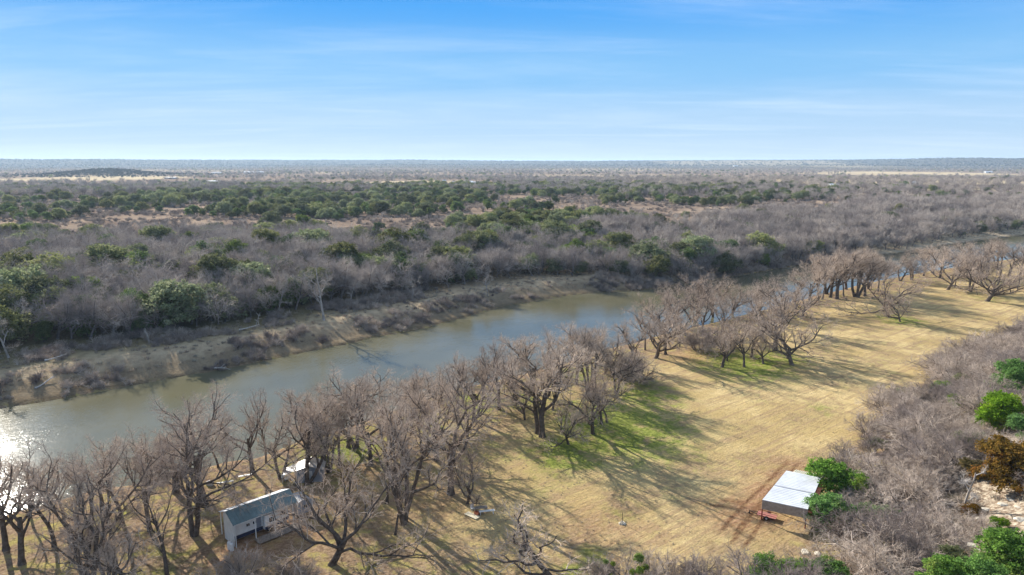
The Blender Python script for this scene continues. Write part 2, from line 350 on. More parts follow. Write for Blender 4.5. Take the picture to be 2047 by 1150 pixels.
    tuft = noise(nt, P, 4.5, 3, .8)
    earth = mix(nt, mrange(nt, n2_, .3, .7), (.17, .115, .075), (.39, .285, .19)); earth = mix(nt, mrange(nt, n1, .46, .64), earth, (.38, .32, .12))
    earth = mix(nt, mrange(nt, n3, .5, .75, 0, .6), earth, (.26, .19, .14))
    strw = mix(nt, mrange(nt, n1, .3, .72), (.50, .375, .18), (.66, .52, .275)); strw = mix(nt, mrange(nt, n3, .42, .62, 0, .8), strw, (.43, .32, .145))
    strw = mix(nt, mrange(nt, rows, .48, .62, 0, .62), strw, (.37, .26, .155)); strw = mix(nt, mrange(nt, nb, .52, .72, 0, .6), strw, (.36, .25, .13))
    grn = mix(nt, mrange(nt, n2_, .35, .7), (.10, .16, .018), (.30, .35, .07))
    c = mix(nt, mth(nt, 'MULTIPLY', at_('straw'), mrange(nt, noise(nt, P, .11, 6, .7), .36, .56, .35, 1.)), earth, strw)
    gm = mth(nt, 'MULTIPLY', at_('green'), 1.25); gm = mth(nt, 'ADD', gm, mth(nt, 'MULTIPLY', mth(nt, 'SUBTRACT', n1, .5), mth(nt, 'MULTIPLY', at_('green'), 5.)), True)
    c = mix(nt, mrange(nt, gm, .15, .9, 0, .85), c, grn)
    dm = mth(nt, 'ADD', at_('dirt'), mth(nt, 'MULTIPLY', mth(nt, 'SUBTRACT', nb, .5), mth(nt, 'MULTIPLY', at_('dirt'), 2.5)), True)
    c = mix(nt, dm, c, mix(nt, mrange(nt, n2_, .3, .7), (.24, .12, .065), (.46, .29, .18)))
    c = mix(nt, mth(nt, 'MULTIPLY', at_('track'), mrange(nt, n2_, .3, .6)), c, (.17, .09, .05)); c = mix(nt, at_('rock'), c, mix(nt, mrange(nt, n2_, .42, .62), (.22, .16, .115), (.52, .45, .35)))
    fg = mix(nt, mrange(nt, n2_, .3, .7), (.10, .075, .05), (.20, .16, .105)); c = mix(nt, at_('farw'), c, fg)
    c = mix(nt, at_('bench'), c, mix(nt, mrange(nt, n1, .35, .65), (.36, .275, .185), (.54, .43, .29)))
    c = mix(nt, mth(nt, 'MULTIPLY', at_('green'), at_('farw')), c, (.10, .12, .04))
    c = mix(nt, at_('sand'), c, mix(nt, mrange(nt, n1, .4, .62), (.33, .26, .18), (.55, .46, .33)))
    og = mix(nt, mrange(nt, noise(nt, P, .03, 7, .65), .35, .7), (.20, .15, .12), (.38, .29, .215)); c = mix(nt, at_('openg'), c, og)
    hz = mix(nt, mrange(nt, noise(nt, P, .004, 9, .7), .4, .62), (.045, .05, .045), (.10, .095, .08)); c = mix(nt, mth(nt, 'MULTIPLY', at_('hillz'), .92), c, hz)
    c = mix(nt, at_('field'), c, mix(nt, mrange(nt, noise(nt, P, .012, 6, .6), .3, .7), (.47, .37, .24), (.62, .51, .33)))
    c = mix(nt, mrange(nt, tuft, .35, .7, 0, .30), c, mix(nt, 1., c, (.45, .42, .4), 'MULTIPLY'))
    nt.links.new(c, b.inputs['Base Color']); b.inputs['Roughness'].default_value = 1.0; b.inputs['Specular IOR Level'].default_value = 0
    h = mth(nt, 'ADD', mth(nt, 'MULTIPLY', tuft, .35), mth(nt, 'ADD', n2_, mth(nt, 'MULTIPLY', nb, .8)))
    bp = nd(nt, 'ShaderNodeBump', {'Strength': .8, 'Distance': .28, 'Height': h}); nt.links.new(bp.outputs[0], b.inputs['Normal'])
    me = mesh_np('ground', V, Fq, ['ground'], attrs=attrs)
    props(link(bpy.data.objects.new('ground', me)), kind='structure')
build_ground()

# ------------------------------------------------------------------ river water
def build_water():
    m, nt, b = newmat('river_water'); P = pos(nt)
    b.inputs['Base Color'].default_value = (.07, .09, .06, 1); b.inputs['Roughness'].default_value = .09; b.inputs['IOR'].default_value = 1.33; b.inputs['Specular IOR Level'].default_value = .5
    deep = mix(nt, mrange(nt, noise(nt, P, .02, 3), .35, .7), (.10, .095, .055), (.145, .135, .085)); nt.links.new(deep, b.inputs['Base Color'])
    w1 = noise(nt, mapped(nt, P, (1.5, .55, 1), R(25)), .8, 4, .6, .5); w2 = noise(nt, mapped(nt, P, (1, .6, 1), R(-30)), 2.6, 3, .6, .3); gust = mrange(nt, noise(nt, mapped(nt, P, (.4, 1, 1), R(-35)), .03, 4), .35, .65, .35, 1.0)
    hh = mth(nt, 'MULTIPLY', mth(nt, 'ADD', w1, mth(nt, 'MULTIPLY', w2, .35)), gust)
    bp = nd(nt, 'ShaderNodeBump', {'Strength': .75, 'Distance': .07, 'Height': hh}); nt.links.new(bp.outputs[0], b.inputs['Normal'])
    # a strip that follows the river, a little wider than the water itself
    def off(l, s):
        out = []
        for i in range(len(l)):
            t = l[min(i + 1, len(l) - 1)] - l[max(i - 1, 0)]; t = t / np.linalg.norm(t); out.append(l[i] + s * np.array([-t[1], t[0]]))
        return out
    bm = bmesh.new(); A = [bm.verts.new((p[0], p[1], 0)) for p in off(near_l, -3)]; B = [bm.verts.new((p[0], p[1], 0)) for p in off(far_l, 3)]
    bm.faces.new(A + B[::-1]); bmesh.ops.triangulate(bm, faces=bm.faces)
    me = bpy.data.meshes.new('river_water'); bm.to_mesh(me); bm.free(); me.materials.append(m)
    o = props(link(bpy.data.objects.new('river_water', me)), kind='structure')
build_water()

# ------------------------------------------------------------------ trees grown level by level
def unit(v): return v / (np.linalg.norm(v, axis=-1, keepdims=True) + 1e-9)
def grow(seed, spec):
    """spec: list of levels; returns a list of (paths (N,P,3), radii (N,P), sides)"""
    g = np.random.default_rng(seed); out = []
    for k, s in enumerate(spec):
        Pn = s['pts']
        if k == 0:
            n = s['n']; base = np.zeros((n, 3)); base[:, :2] = g.normal(0, s.get('base', .0), (n, 2)); base[:, 2] = -.4
            a = np.arange(n) * 2 * np.pi / n + g.uniform(0, 2 * np.pi) + g.normal(0, .3, n); tl = np.radians(g.uniform(*s['ang'], n))
            D = np.stack([np.cos(a) * np.sin(tl), np.sin(a) * np.sin(tl), np.cos(tl)], 1)
            if 'dir' in s: D = unit(np.array(s['dir'], float))[None].repeat(n, 0)
            L = s['len'] * g.uniform(.88, 1.12, n); r0 = np.full(n, s['r'])
        else:
            Pp, Rp = out[-1][0], out[-1][1]; n0 = len(Pp); c = s['n']; n = n0 * c
            pi = np.repeat(np.arange(n0), c); slot = np.tile(np.arange(c), n0)
            t = s['t'][0] + (s['t'][1] - s['t'][0]) * (slot + g.uniform(0, 1, n)) / c
            m = Pp.shape[1] - 1; u = np.clip(t * m, 0, m - 1e-4); i = u.astype(int); f = (u - i)[:, None]
            base = Pp[pi, i] * (1 - f) + Pp[pi, i + 1] * f; T = unit(Pp[pi, i + 1] - Pp[pi, i]); rp = Rp[pi, i] * (1 - f[:, 0]) + Rp[pi, i + 1] * f[:, 0]
            az = slot * 2.4 + g.uniform(0, 2 * np.pi, n0)[pi] + g.normal(0, .4, n); an = np.radians(g.uniform(*s['ang'], n))
            ref = np.where(np.abs(T[:, 2:3]) > .9, np.array([[1., 0, 0]]), np.array([[0, 0, 1.]])); x = unit(np.cross(T, ref)); y = np.cross(T, x)
            D = T * np.cos(an)[:, None] + (x * np.cos(az)[:, None] + y * np.sin(az)[:, None]) * np.sin(an)[:, None]
            if s.get('abs'): L = s['len'] * g.uniform(.75, 1.2, n)
            else: L = LL[pi] * s['len'] * g.uniform(.65, 1.25, n) * (1.15 - .45 * t)
            r0 = np.minimum(rp * .78, s['r'] * g.uniform(.8, 1.2, n))
        Pth = np.zeros((n, Pn, 3)); Pth[:, 0] = base; d = D.copy()
        for q in range(1, Pn):
            d = unit(d + np.array([0, 0, s.get('up', .1)]) + g.normal(0, s.get('wob', .12), (n, 3)))
            Pth[:, q] = Pth[:, q - 1] + d * (L / (Pn - 1))[:, None]
        tt = np.linspace(0, 1, Pn)[None]; Rr = r0[:, None] * (1 - tt * (1 - s.get('tip', .45)))
        if k == 0: Rr[:, 0] *= 1.45
        out.append((Pth, Rr, s['sides'])); LL = L
    return out
def tubes(levels):
    Vs, Fs, off = [], [], 0
    for Pth, Rr, sd in levels:
        n, P, _ = Pth.shape; T = np.zeros_like(Pth); T[:, 1:-1] = Pth[:, 2:] - Pth[:, :-2]; T[:, 0] = Pth[:, 1] - Pth[:, 0]; T[:, -1] = Pth[:, -1] - Pth[:, -2]; T = unit(T)
        mt = unit(Pth[:, -1] - Pth[:, 0]); ref = np.where(np.abs(mt[:, 2:3]) > .9, np.array([[1., 0, 0]]), np.array([[0, 0, 1.]]))[:, None]
        x = unit(np.cross(T, np.broadcast_to(ref, T.shape))); y = np.cross(T, x)
        a = np.arange(sd) * 2 * np.pi / sd; V = Pth[:, :, None] + (x[:, :, None] * np.cos(a)[None, None, :, None] + y[:, :, None] * np.sin(a)[None, None, :, None]) * Rr[:, :, None, None]
        idx = off + np.arange(n * P * sd).reshape(n, P, sd); nx = np.roll(idx, -1, 2)
        f = np.stack([idx[:, :-1], nx[:, :-1], nx[:, 1:], idx[:, 1:]], -1).reshape(-1, 4); Vs.append(V.reshape(-1, 3)); Fs.append(f); off += n * P * sd
    return np.concatenate(Vs), np.concatenate(Fs)
TALL = lambda n0=1, a0=(0, 6), L=7.8, r=.43, n1=5, a1=(20, 52), l1=9.5: [
    dict(n=n0, ang=a0, len=L, r=r, pts=7, sides=9, up=.05, wob=.07, base=.15, tip=.7),
    dict(n=n1, ang=a1, len=l1, abs=1, r=r * .6, pts=9, sides=6, up=.07, wob=.2, t=(.45, 1.0), tip=.3),
    dict(n=6, ang=(25, 60), len=.5, r=.11, pts=6, sides=5, up=.07, wob=.17, t=(.25, 1.0), tip=.3),
    dict(n=6, ang=(25, 62), len=.5, r=.055, pts=5, sides=4, up=.06, wob=.2, t=(.2, 1.0), tip=.4),
    dict(n=6, ang=(25, 62), len=.52, r=.028, pts=4, sides=3, up=.06, wob=.17, t=(.15, 1.0), tip=.5),
    dict(n=4, ang=(25, 62), len=.62, r=.0165, pts=3, sides=3, up=.05, wob=.2, t=(.1, 1.0), tip=.5)]
SPREAD = lambda n0=1, L=3.6, r=.42: [
    dict(n=n0, ang=(4, 22), len=L, r=r, pts=6, sides=9, up=.05, wob=.1, base=.25, tip=.75),
    dict(n=6, ang=(35, 72), len=8.6, abs=1, r=r * .55, pts=9, sides=6, up=.05, wob=.2, t=(.5, 1.0), tip=.3),
    dict(n=6, ang=(25, 60), len=.5, r=.11, pts=6, sides=5, up=.08, wob=.2, t=(.2, 1.0), tip=.3),
    dict(n=6, ang=(25, 60), len=.52, r=.055, pts=5, sides=4, up=.08, wob=.2, t=(.2, 1.0), tip=.4),
    dict(n=6, ang=(25, 60), len=.55, r=.027, pts=4, sides=3, up=.06, wob=.2, t=(.15, 1.0), tip=.5),
    dict(n=4, ang=(22, 60), len=.62, r=.015, pts=3, sides=3, up=.05, wob=.16, t=(.1, 1.0), tip=.5)]
SLIM = [dict(n=1, ang=(2, 10), len=9, r=.24, pts=8, sides=7, up=.03, wob=.1, tip=.55),
        dict(n=7, ang=(20, 50), len=4.6, abs=1, r=.095, pts=7, sides=5, up=.12, wob=.17, t=(.4, 1.0), tip=.35),
        dict(n=5, ang=(22, 52), len=.5, r=.05, pts=5, sides=4, up=.07, wob=.17, t=(.25, 1.0), tip=.4),
        dict(n=5, ang=(22, 58), len=.55, r=.028, pts=4, sides=3, up=.06, wob=.17, t=(.2, 1.0), tip=.5),
        dict(n=6, ang=(22, 60), len=.6, r=.016, pts=3, sides=3, up=.05, wob=.16, t=(.1, 1.0), tip=.5)]
CROOK = [dict(n=1, ang=(30, 30), dir=(-.45, .1, .75), len=6.5, r=.38, pts=8, sides=9, up=.02, wob=.18, tip=.6),
         dict(n=8, ang=(35, 75), len=6.8, abs=1, r=.2, pts=9, sides=6, up=.05, wob=.3, t=(.25, 1.0), tip=.3),
         dict(n=6, ang=(25, 65), len=.45, r=.085, pts=6, sides=4, up=.06, wob=.28, t=(.2, 1.0), tip=.35),
         dict(n=5, ang=(25, 65), len=.5, r=.04, pts=5, sides=3, up=.05, wob=.22, t=(.2, 1.0), tip=.4),
         dict(n=7, ang=(22, 60), len=.65, r=.02, pts=4, sides=3, up=.05, wob=.2, t=(.1, 1.0), tip=.5)]
BRUSH = lambda n0=5, a0=(15, 55), L=2.6, l1=3.0: [
    dict(n=n0, ang=a0, len=L, r=.13, pts=6, sides=6, up=.03, wob=.16, base=.3, tip=.6),
    dict(n=6, ang=(18, 50), len=l1, abs=1, r=.07, pts=6, sides=5, up=.03, wob=.18, t=(.3, 1.0), tip=.35),
    dict(n=7, ang=(22, 60), len=.5, r=.036, pts=5, sides=4, up=.05, wob=.2, t=(.15, 1.0), tip=.4),
    dict(n=6, ang=(25, 60), len=.55, r=.02, pts=4, sides=3, up=.05, wob=.2, t=(.1, 1.0), tip=.5),
    dict(n=6, ang=(22, 60), len=.65, r=.0125, pts=3, sides=3, up=.05, wob=.16, t=(.1, 1.0), tip=.5)]
FARB = lambda L=3.8, l1=5.2, n1=5: [
    dict(n=1, ang=(0, 8), len=L, r=.22, pts=4, sides=5, up=.05, wob=.08, tip=.7),
    dict(n=n1, ang=(18, 52), len=l1, abs=1, r=.13, pts=6, sides=4, up=.08, wob=.16, t=(.4, 1.0), tip=.35),
    dict(n=6, ang=(22, 55), len=.5, r=.062, pts=4, sides=3, up=.06, wob=.18, t=(.2, 1.0), tip=.4),
    dict(n=6, ang=(22, 58), len=.58, r=.036, pts=3, sides=3, up=.06, wob=.16, t=(.1, 1.0), tip=.5),
    dict(n=6, ang=(25, 60), len=.7, r=.026, pts=2, sides=3, up=.05, wob=.12, t=(.1, 1.0), tip=.6)]
def hollow(h): return dict(sides=3)
VARS = {}          # kind -> list of (trunk mesh, crown mesh, height)
def make_bare(kind, seeds, spec, ntrunk, mt, mc):
    L = []
    for sd in seeds:
        lv = grow(sd, spec() if callable(spec) else spec); V1, F1 = tubes(lv[:ntrunk]); V2, F2 = tubes(lv[ntrunk:])
        hh = float(V2[:, 2].max()); L.append((mesh_np(kind + '_trunk', V1, F1, [mt]), mesh_np(kind + '_crown', V2, F2, [mc]), hh))
    VARS[kind] = L
make_bare('tall', (1, 2, 3, 4), TALL(), 3, 'trunk_bark', 'twig_bark')
VARS_A = VARS['tall']; make_bare('tall2', (5, 6, 7), TALL(2, (6, 18), 7.5, .36, 4, (20, 52), 8.5), 3, 'trunk_bark', 'twig_bark'); VARS['tall'] = VARS_A + VARS['tall2']
make_bare('multi', (11, 12, 13), TALL(4, (12, 30), 8.5, .3, 3, (15, 50), 7.5), 3, 'trunk_bark', 'twig_bark')
make_bare('spread', (21, 22, 23, 24), SPREAD(), 3, 'trunk_bark', 'twig_bark')
make_bare('slim', (31, 32, 33), SLIM, 2, 'trunk_bark', 'twig_bark')
make_bare('crook', (44,), CROOK, 2, 'trunk_bark', 'twig_bark')
make_bare('brush', (51, 52, 55), BRUSH(), 2, 'brush_stem', 'brush_twig')
make_bare('brushw', (53, 54), BRUSH(6, (30, 70), 2.4, 3.2), 2, 'brush_stem', 'brush_twig')
make_bare('farb', (61, 62, 63), FARB(), 2, 'far_trunk', 'far_twig')
make_bare('farw', (64, 65), FARB(2.6, 6.0, 6), 2, 'far_trunk', 'far_twig')

def leaf_cloud(seed, lobes, nleaf, size, mode='shell', droop=0.):
    """many small leaf cards over the surface and inside of uneven lobes"""
    g = np.random.default_rng(seed); C = np.array([l[:3] for l in lobes]); S = np.array([l[3:6] for l in lobes]); w = (S[:, 0] * S[:, 1] + S[:, 0] * S[:, 2]); w = w / w.sum()
    # leaf clumps, then cards inside clumps: leaves gaps between clumps
    nc = max(24, nleaf // 22); k = g.choice(len(lobes), nc, p=w); d = unit(g.normal(0, 1, (nc, 3))); d[:, 2] = np.where(d[:, 2] < -.35, -d[:, 2] * .6, d[:, 2]); rr = g.uniform(.55, 1.06, nc) ** .6
    cc = C[k] + d * S[k] * rr[:, None]; cs = g.uniform(.55, 1.25, nc) * size * 3.1
    q = g.integers(0, nc, nleaf); p = cc[q] + g.normal(0, 1, (nleaf, 3)) * (cs[q] * .5)[:, None] * np.array([1, 1, .7])
    nrm = unit(d[q] * .7 + g.normal(0, .8, (nleaf, 3)) + np.array([0, 0, .35])); ref = unit(g.normal(0, 1, (nleaf, 3))); x = unit(np.cross(nrm, ref)); y = np.cross(nrm, x)
    s = size * g.uniform(.55, 1.3, nleaf)[:, None]; a = x * s; b = y * s * g.uniform(.45, .8, nleaf)[:, None]
    bend = nrm * s * .22
    V = np.stack([p - a - bend, p + b, p + a - bend, p - b], 1).reshape(-1, 3); Fq = np.arange(nleaf * 4).reshape(-1, 4)
    v = np.clip(g.uniform(0, 1, nc)[q] * .7 + g.uniform(0, .3, nleaf), 0, 1)
    return V, Fq, np.repeat(v, 4)
def lobes_for(seed, w, h, n, z0=.28, ragged=.35):
    g = np.random.default_rng(seed); L = []
    for i in range(n):
        a = i * 2.4 + g.uniform(0, 1); t = i / max(1, n - 1); rr = (w * .5) * g.uniform(.15, .62 if ragged < .6 else .85) ; zc = h * (z0 + .12 + (1 - z0 - .3) * g.uniform(0, 1))
        fall = 1 - .45 * max(0, (zc / h - .5)) * 2; s = g.uniform(.22, .36) * w * (1 + ragged * g.uniform(-.5, .5)) * (1 if ragged < .6 else .68)
        L.append((math.cos(a) * rr * fall, math.sin(a) * rr * fall, zc, s, s * g.uniform(.8, 1.15), s * g.uniform(.6, .9)))
    return L
def make_green(kind, seeds, w, h, nl, nleaf, size, mat, stem='trunk_bark', z0=.05, rag=.35):
    L = []
    for sd in seeds:
        V, Fq, v = leaf_cloud(sd, lobes_for(sd, w, h, nl, z0, rag), nleaf, size)
        lv = grow(sd, [dict(n=3, ang=(8, 26), len=h * .5, r=.022 * h + .03, pts=5, sides=6, up=.03, wob=.15, base=.1, tip=.5), dict(n=5, ang=(25, 60), len=h * .42, abs=1, r=.012 * h, pts=5, sides=4, up=.06, wob=.2, t=(.3, 1), tip=.3)])
        V1, F1 = tubes(lv); me = mesh_np(kind + '_trunk', V1, F1, [stem]); mc = mesh_np(kind + '_crown', V, Fq, [mat], smooth=False, attrs={'leafv': v})
        L.append((me, mc, float(V[:, 2].max())))
    VARS[kind] = L
make_green('oak', (71, 72, 73, 82), 8.5, 6.6, 13, 9000, .19, 'oak_leaf')
make_green('juniper', (74, 75, 76, 83), 5.6, 5.6, 10, 7000, .16, 'juniper_leaf')
make_green('nearjun', (77, 78, 79, 84), 5.4, 5.2, 22, 17000, .12, 'bright_leaf', rag=.9)
make_green('nearoak', (80, 81), 6.4, 5.2, 22, 17000, .12, 'rust_leaf', rag=.9)
make_green('dullshrub', (85, 86), 4.4, 3.6, 10, 6000, .11, 'oak_leaf', rag=.9)
def make_fuse(kind, src, hidden=None):
    """single-mesh versions (two material slots) for trees too small to show parts"""
    L = []
    for me1, me2, hh in VARS[src]:
        def grab(me):
            V = np.zeros(len(me.vertices) * 3, np.float32); me.vertices.foreach_get('co', V); I = np.zeros(len(me.loops), np.int32); me.loops.foreach_get('vertex_index', I); return V.reshape(-1, 3), I.reshape(-1, 4)
        a, fa = grab(me1); b, fb = grab(me2); V = np.vstack([a, b]); Fq = np.vstack([fa, fb + len(a)]); mi = np.r_[np.zeros(len(fa)), np.ones(len(fb))]
        at2 = None
        if 'leafv' in me2.attributes:
            v = np.zeros(len(b), np.float32); me2.attributes['leafv'].data.foreach_get('value', v); at2 = {'leafv': np.r_[np.zeros(len(a)), v]}
        L.append((mesh_np(kind, V, Fq, [me1.materials[0].name, me2.materials[0].name], mi, 'leafv' not in me2.attributes, at2), hh))
    VARS[kind] = L
make_fuse('f_bare', 'farb'); make_fuse('f_wide', 'farw'); make_fuse('f_oak', 'oak'); make_fuse('f_jun', 'juniper'); make_fuse('f_brush', 'brush')
# very light versions for the valley beyond: same growth, fewer twigs
def light(kind, seeds, spec, mt, mc):
    L = []
    for sd in seeds:
        lv = grow(sd, spec); V1, F1 = tubes(lv[:1]); V2, F2 = tubes(lv[1:]); V = np.vstack([V1, V2]); Fq = np.vstack([F1, F2 + len(V1)])
        L.append((mesh_np(kind, V, Fq, [mt, mc], np.r_[np.zeros(len(F1)), np.ones(len(F2))]), float(V[:, 2].max())))
    VARS[kind] = L
light('v_bare', (91, 92), [dict(n=1, ang=(0, 8), len=3.4, r=.34, pts=3, sides=4, wob=.08, tip=.7), dict(n=6, ang=(20, 60), len=5.4, abs=1, r=.2, pts=4, sides=3, up=.08, wob=.16, t=(.5, 1), tip=.4),
      dict(n=7, ang=(22, 60), len=.55, r=.12, pts=3, sides=3, up=.06, wob=.16, t=(.2, 1), tip=.4), dict(n=8, ang=(25, 60), len=.7, r=.07, pts=2, sides=3, up=.05, wob=.1, t=(.1, 1), tip=.6)], 'far_trunk', 'far_twig')
light('low', (93, 94, 95), [dict(n=7, ang=(15, 70), len=.7, r=.05, pts=3, sides=3, wob=.15, base=.35, tip=.7), dict(n=7, ang=(15, 50), len=.8, abs=1, r=.03, pts=3, sides=3, up=.05, wob=.2, t=(.2, 1), tip=.5),
      dict(n=8, ang=(20, 60), len=.6, r=.02, pts=2, sides=3, up=.05, wob=.2, t=(.1, 1), tip=.6)], 'brush_stem', 'brush_twig')
VARS['v_green'] = []; VARS['v_ridge'] = []
for sd in (96, 97):
    V, Fq, v = leaf_cloud(sd, lobes_for(sd, 8, 6, 7), 420, .75); VARS['v_green'].append((mesh_np('v_green', V, Fq, ['oak_leaf'], smooth=False, attrs={'leafv': v}), 6.0)); VARS['v_ridge'].append((mesh_np('v_ridge', V, Fq, ['ridge_leaf'], smooth=False), 6.0))
# grass tuft
def tuft_mesh(seed, n=34, h=.55, w=.035):
    g = np.random.default_rng(seed); b = np.c_[g.normal(0, .22, (n, 2)), np.zeros(n)]; d = unit(np.c_[g.normal(0, .45, (n, 2)), np.ones(n)]); L = h * g.uniform(.5, 1.2, n)[:, None]
    s = unit(np.cross(d, g.normal(0, 1, (n, 3)))) * w; m = b + d * L * .55; t = b + d * L + np.c_[g.normal(0, .12, (n, 2)), -np.abs(g.normal(0, .08, n))]
    V = np.stack([b - s, b + s, m + s * .8, m - s * .8, t], 1).reshape(-1, 3); k = np.arange(n)[:, None] * 5
    Fq = np.vstack([k + np.array([[0, 1, 2, 3]]), k + np.array([[3, 2, 4, 4]])]); Fq = Fq[:n]  # blades as bent strips
    V = V.reshape(-1, 5, 3); V[:, 2] = V[:, 4] + s * .25; V[:, 3] = V[:, 4] - s * .25; V = V.reshape(-1, 3)
    return mesh_np('grass_tuft', V, Fq, ['dry_grass'], smooth=False, attrs={'leafv': np.repeat(g.uniform(0, 1, n), 5)})
VARS['tuft'] = [(tuft_mesh(5), .5), (tuft_mesh(6), .5)]

def ent(kind, i): L = VARS[kind]; return L[i % len(L)]
def tree(kind, vi, P, hgt, label, rz=None, name='bare_tree', cat='tree', group=None, tilt=(0, 0), wide=1.0, extra=None):
    m1, m2, hh = ent(kind, vi); s = hgt / hh
    o = empty(name, (P[0], P[1], P[2]), rng.uniform(0, 6.28) if rz is None else rz, label, cat, group); o.scale = (s * wide, s * wide, s); o.rotation_euler[0] = R(tilt[0]); o.rotation_euler[1] = R(tilt[1])
    t = link(bpy.data.objects.new('trunk', m1), o); c = link(bpy.data.objects.new('crown', m2), o)
    return o
def single(kind, vi, P, s, label, name, cat, group, wide=1.0):
    me, hh = ent(kind, vi); o = bpy.data.objects.new(name, me); o.location = P; o.rotation_euler = (0, 0, rng.uniform(0, 6.28)); o.scale = (s * wide, s * wide, s)
    return props(link(o), label, cat, group)
SRC = {}
def stuff(name, P, kinds, scl, label=None, wts=None, cat=None):
    """one object: points that carry instanced plants through geometry nodes"""
    ents = [e for k in kinds for e in VARS[k]]; wt = [w for k, w in zip(kinds, wts or [1] * len(kinds)) for e in VARS[k]]; wt = np.array(wt, float) / sum(wt)
    key = tuple(kinds)
    if key not in SRC:
        c = bpy.data.collections.new('plant_shapes')
        for j, e in enumerate(ents):
            o = bpy.data.objects.new(f'shape_{len(SRC):02d}_{j:03d}', e[-2]); c.objects.link(o)
        SRC[key] = c
    n = len(P); me = bpy.data.meshes.new(name); me.vertices.add(n); me.vertices.foreach_set('co', np.asarray(P, np.float32).ravel())
    a = me.attributes.new('rot', 'FLOAT_VECTOR', 'POINT'); a.data.foreach_set('vector', np.c_[rng.normal(0, .05, (n, 2)), rng.uniform(0, 6.28, n)].astype(np.float32).ravel())
    sc = np.asarray(scl); sc = np.c_[sc * rng.uniform(.85, 1.2, n), sc * rng.uniform(.85, 1.2, n), sc]; a = me.attributes.new('scl', 'FLOAT_VECTOR', 'POINT'); a.data.foreach_set('vector', sc.astype(np.float32).ravel())
    a = me.attributes.new('pick', 'INT', 'POINT'); a.data.foreach_set('value', rng.choice(len(ents), n, p=wt).astype(np.int32))
    o = link(bpy.data.objects.new(name, me)); props(o, label, cat, None, 'stuff')
    ng = bpy.data.node_groups.new(name + '_scatter', 'GeometryNodeTree'); ng.interface.new_socket('Geometry', in_out='INPUT', socket_type='NodeSocketGeometry'); ng.interface.new_socket('Geometry', in_out='OUTPUT', socket_type='NodeSocketGeometry')
    N, Lk = ng.nodes, ng.links; gi = N.new('NodeGroupInput'); go = N.new('NodeGroupOutput'); m2p = N.new('GeometryNodeMeshToPoints'); ip = N.new('GeometryNodeInstanceOnPoints'); ci = N.new('GeometryNodeCollectionInfo')
    ci.inputs['Collection'].default_value = SRC[key]; ci.inputs['Separate Children'].default_value = True; ci.inputs['Reset Children'].default_value = True
    def na(nm, ty): q = N.new('GeometryNodeInputNamedAttribute'); q.data_type = ty; q.inputs['Name'].default_value = nm; return q.outputs['Attribute']
    Lk.new(gi.outputs[0], m2p.inputs['Mesh']); Lk.new(m2p.outputs[0], ip.inputs['Points']); Lk.new(ci.outputs[0], ip.inputs['Instance']); ip.inputs['Pick Instance'].default_value = True
    Lk.new(na('pick', 'INT'), ip.inputs['Instance Index']); Lk.new(na('rot', 'FLOAT_VECTOR'), ip.inputs['Rotation']); Lk.new(na('scl', 'FLOAT_VECTOR'), ip.inputs['Scale']); Lk.new(ip.outputs[0], go.inputs[0])
    md = o.modifiers.new('scatter', 'NODES'); md.node_group = ng
    return o

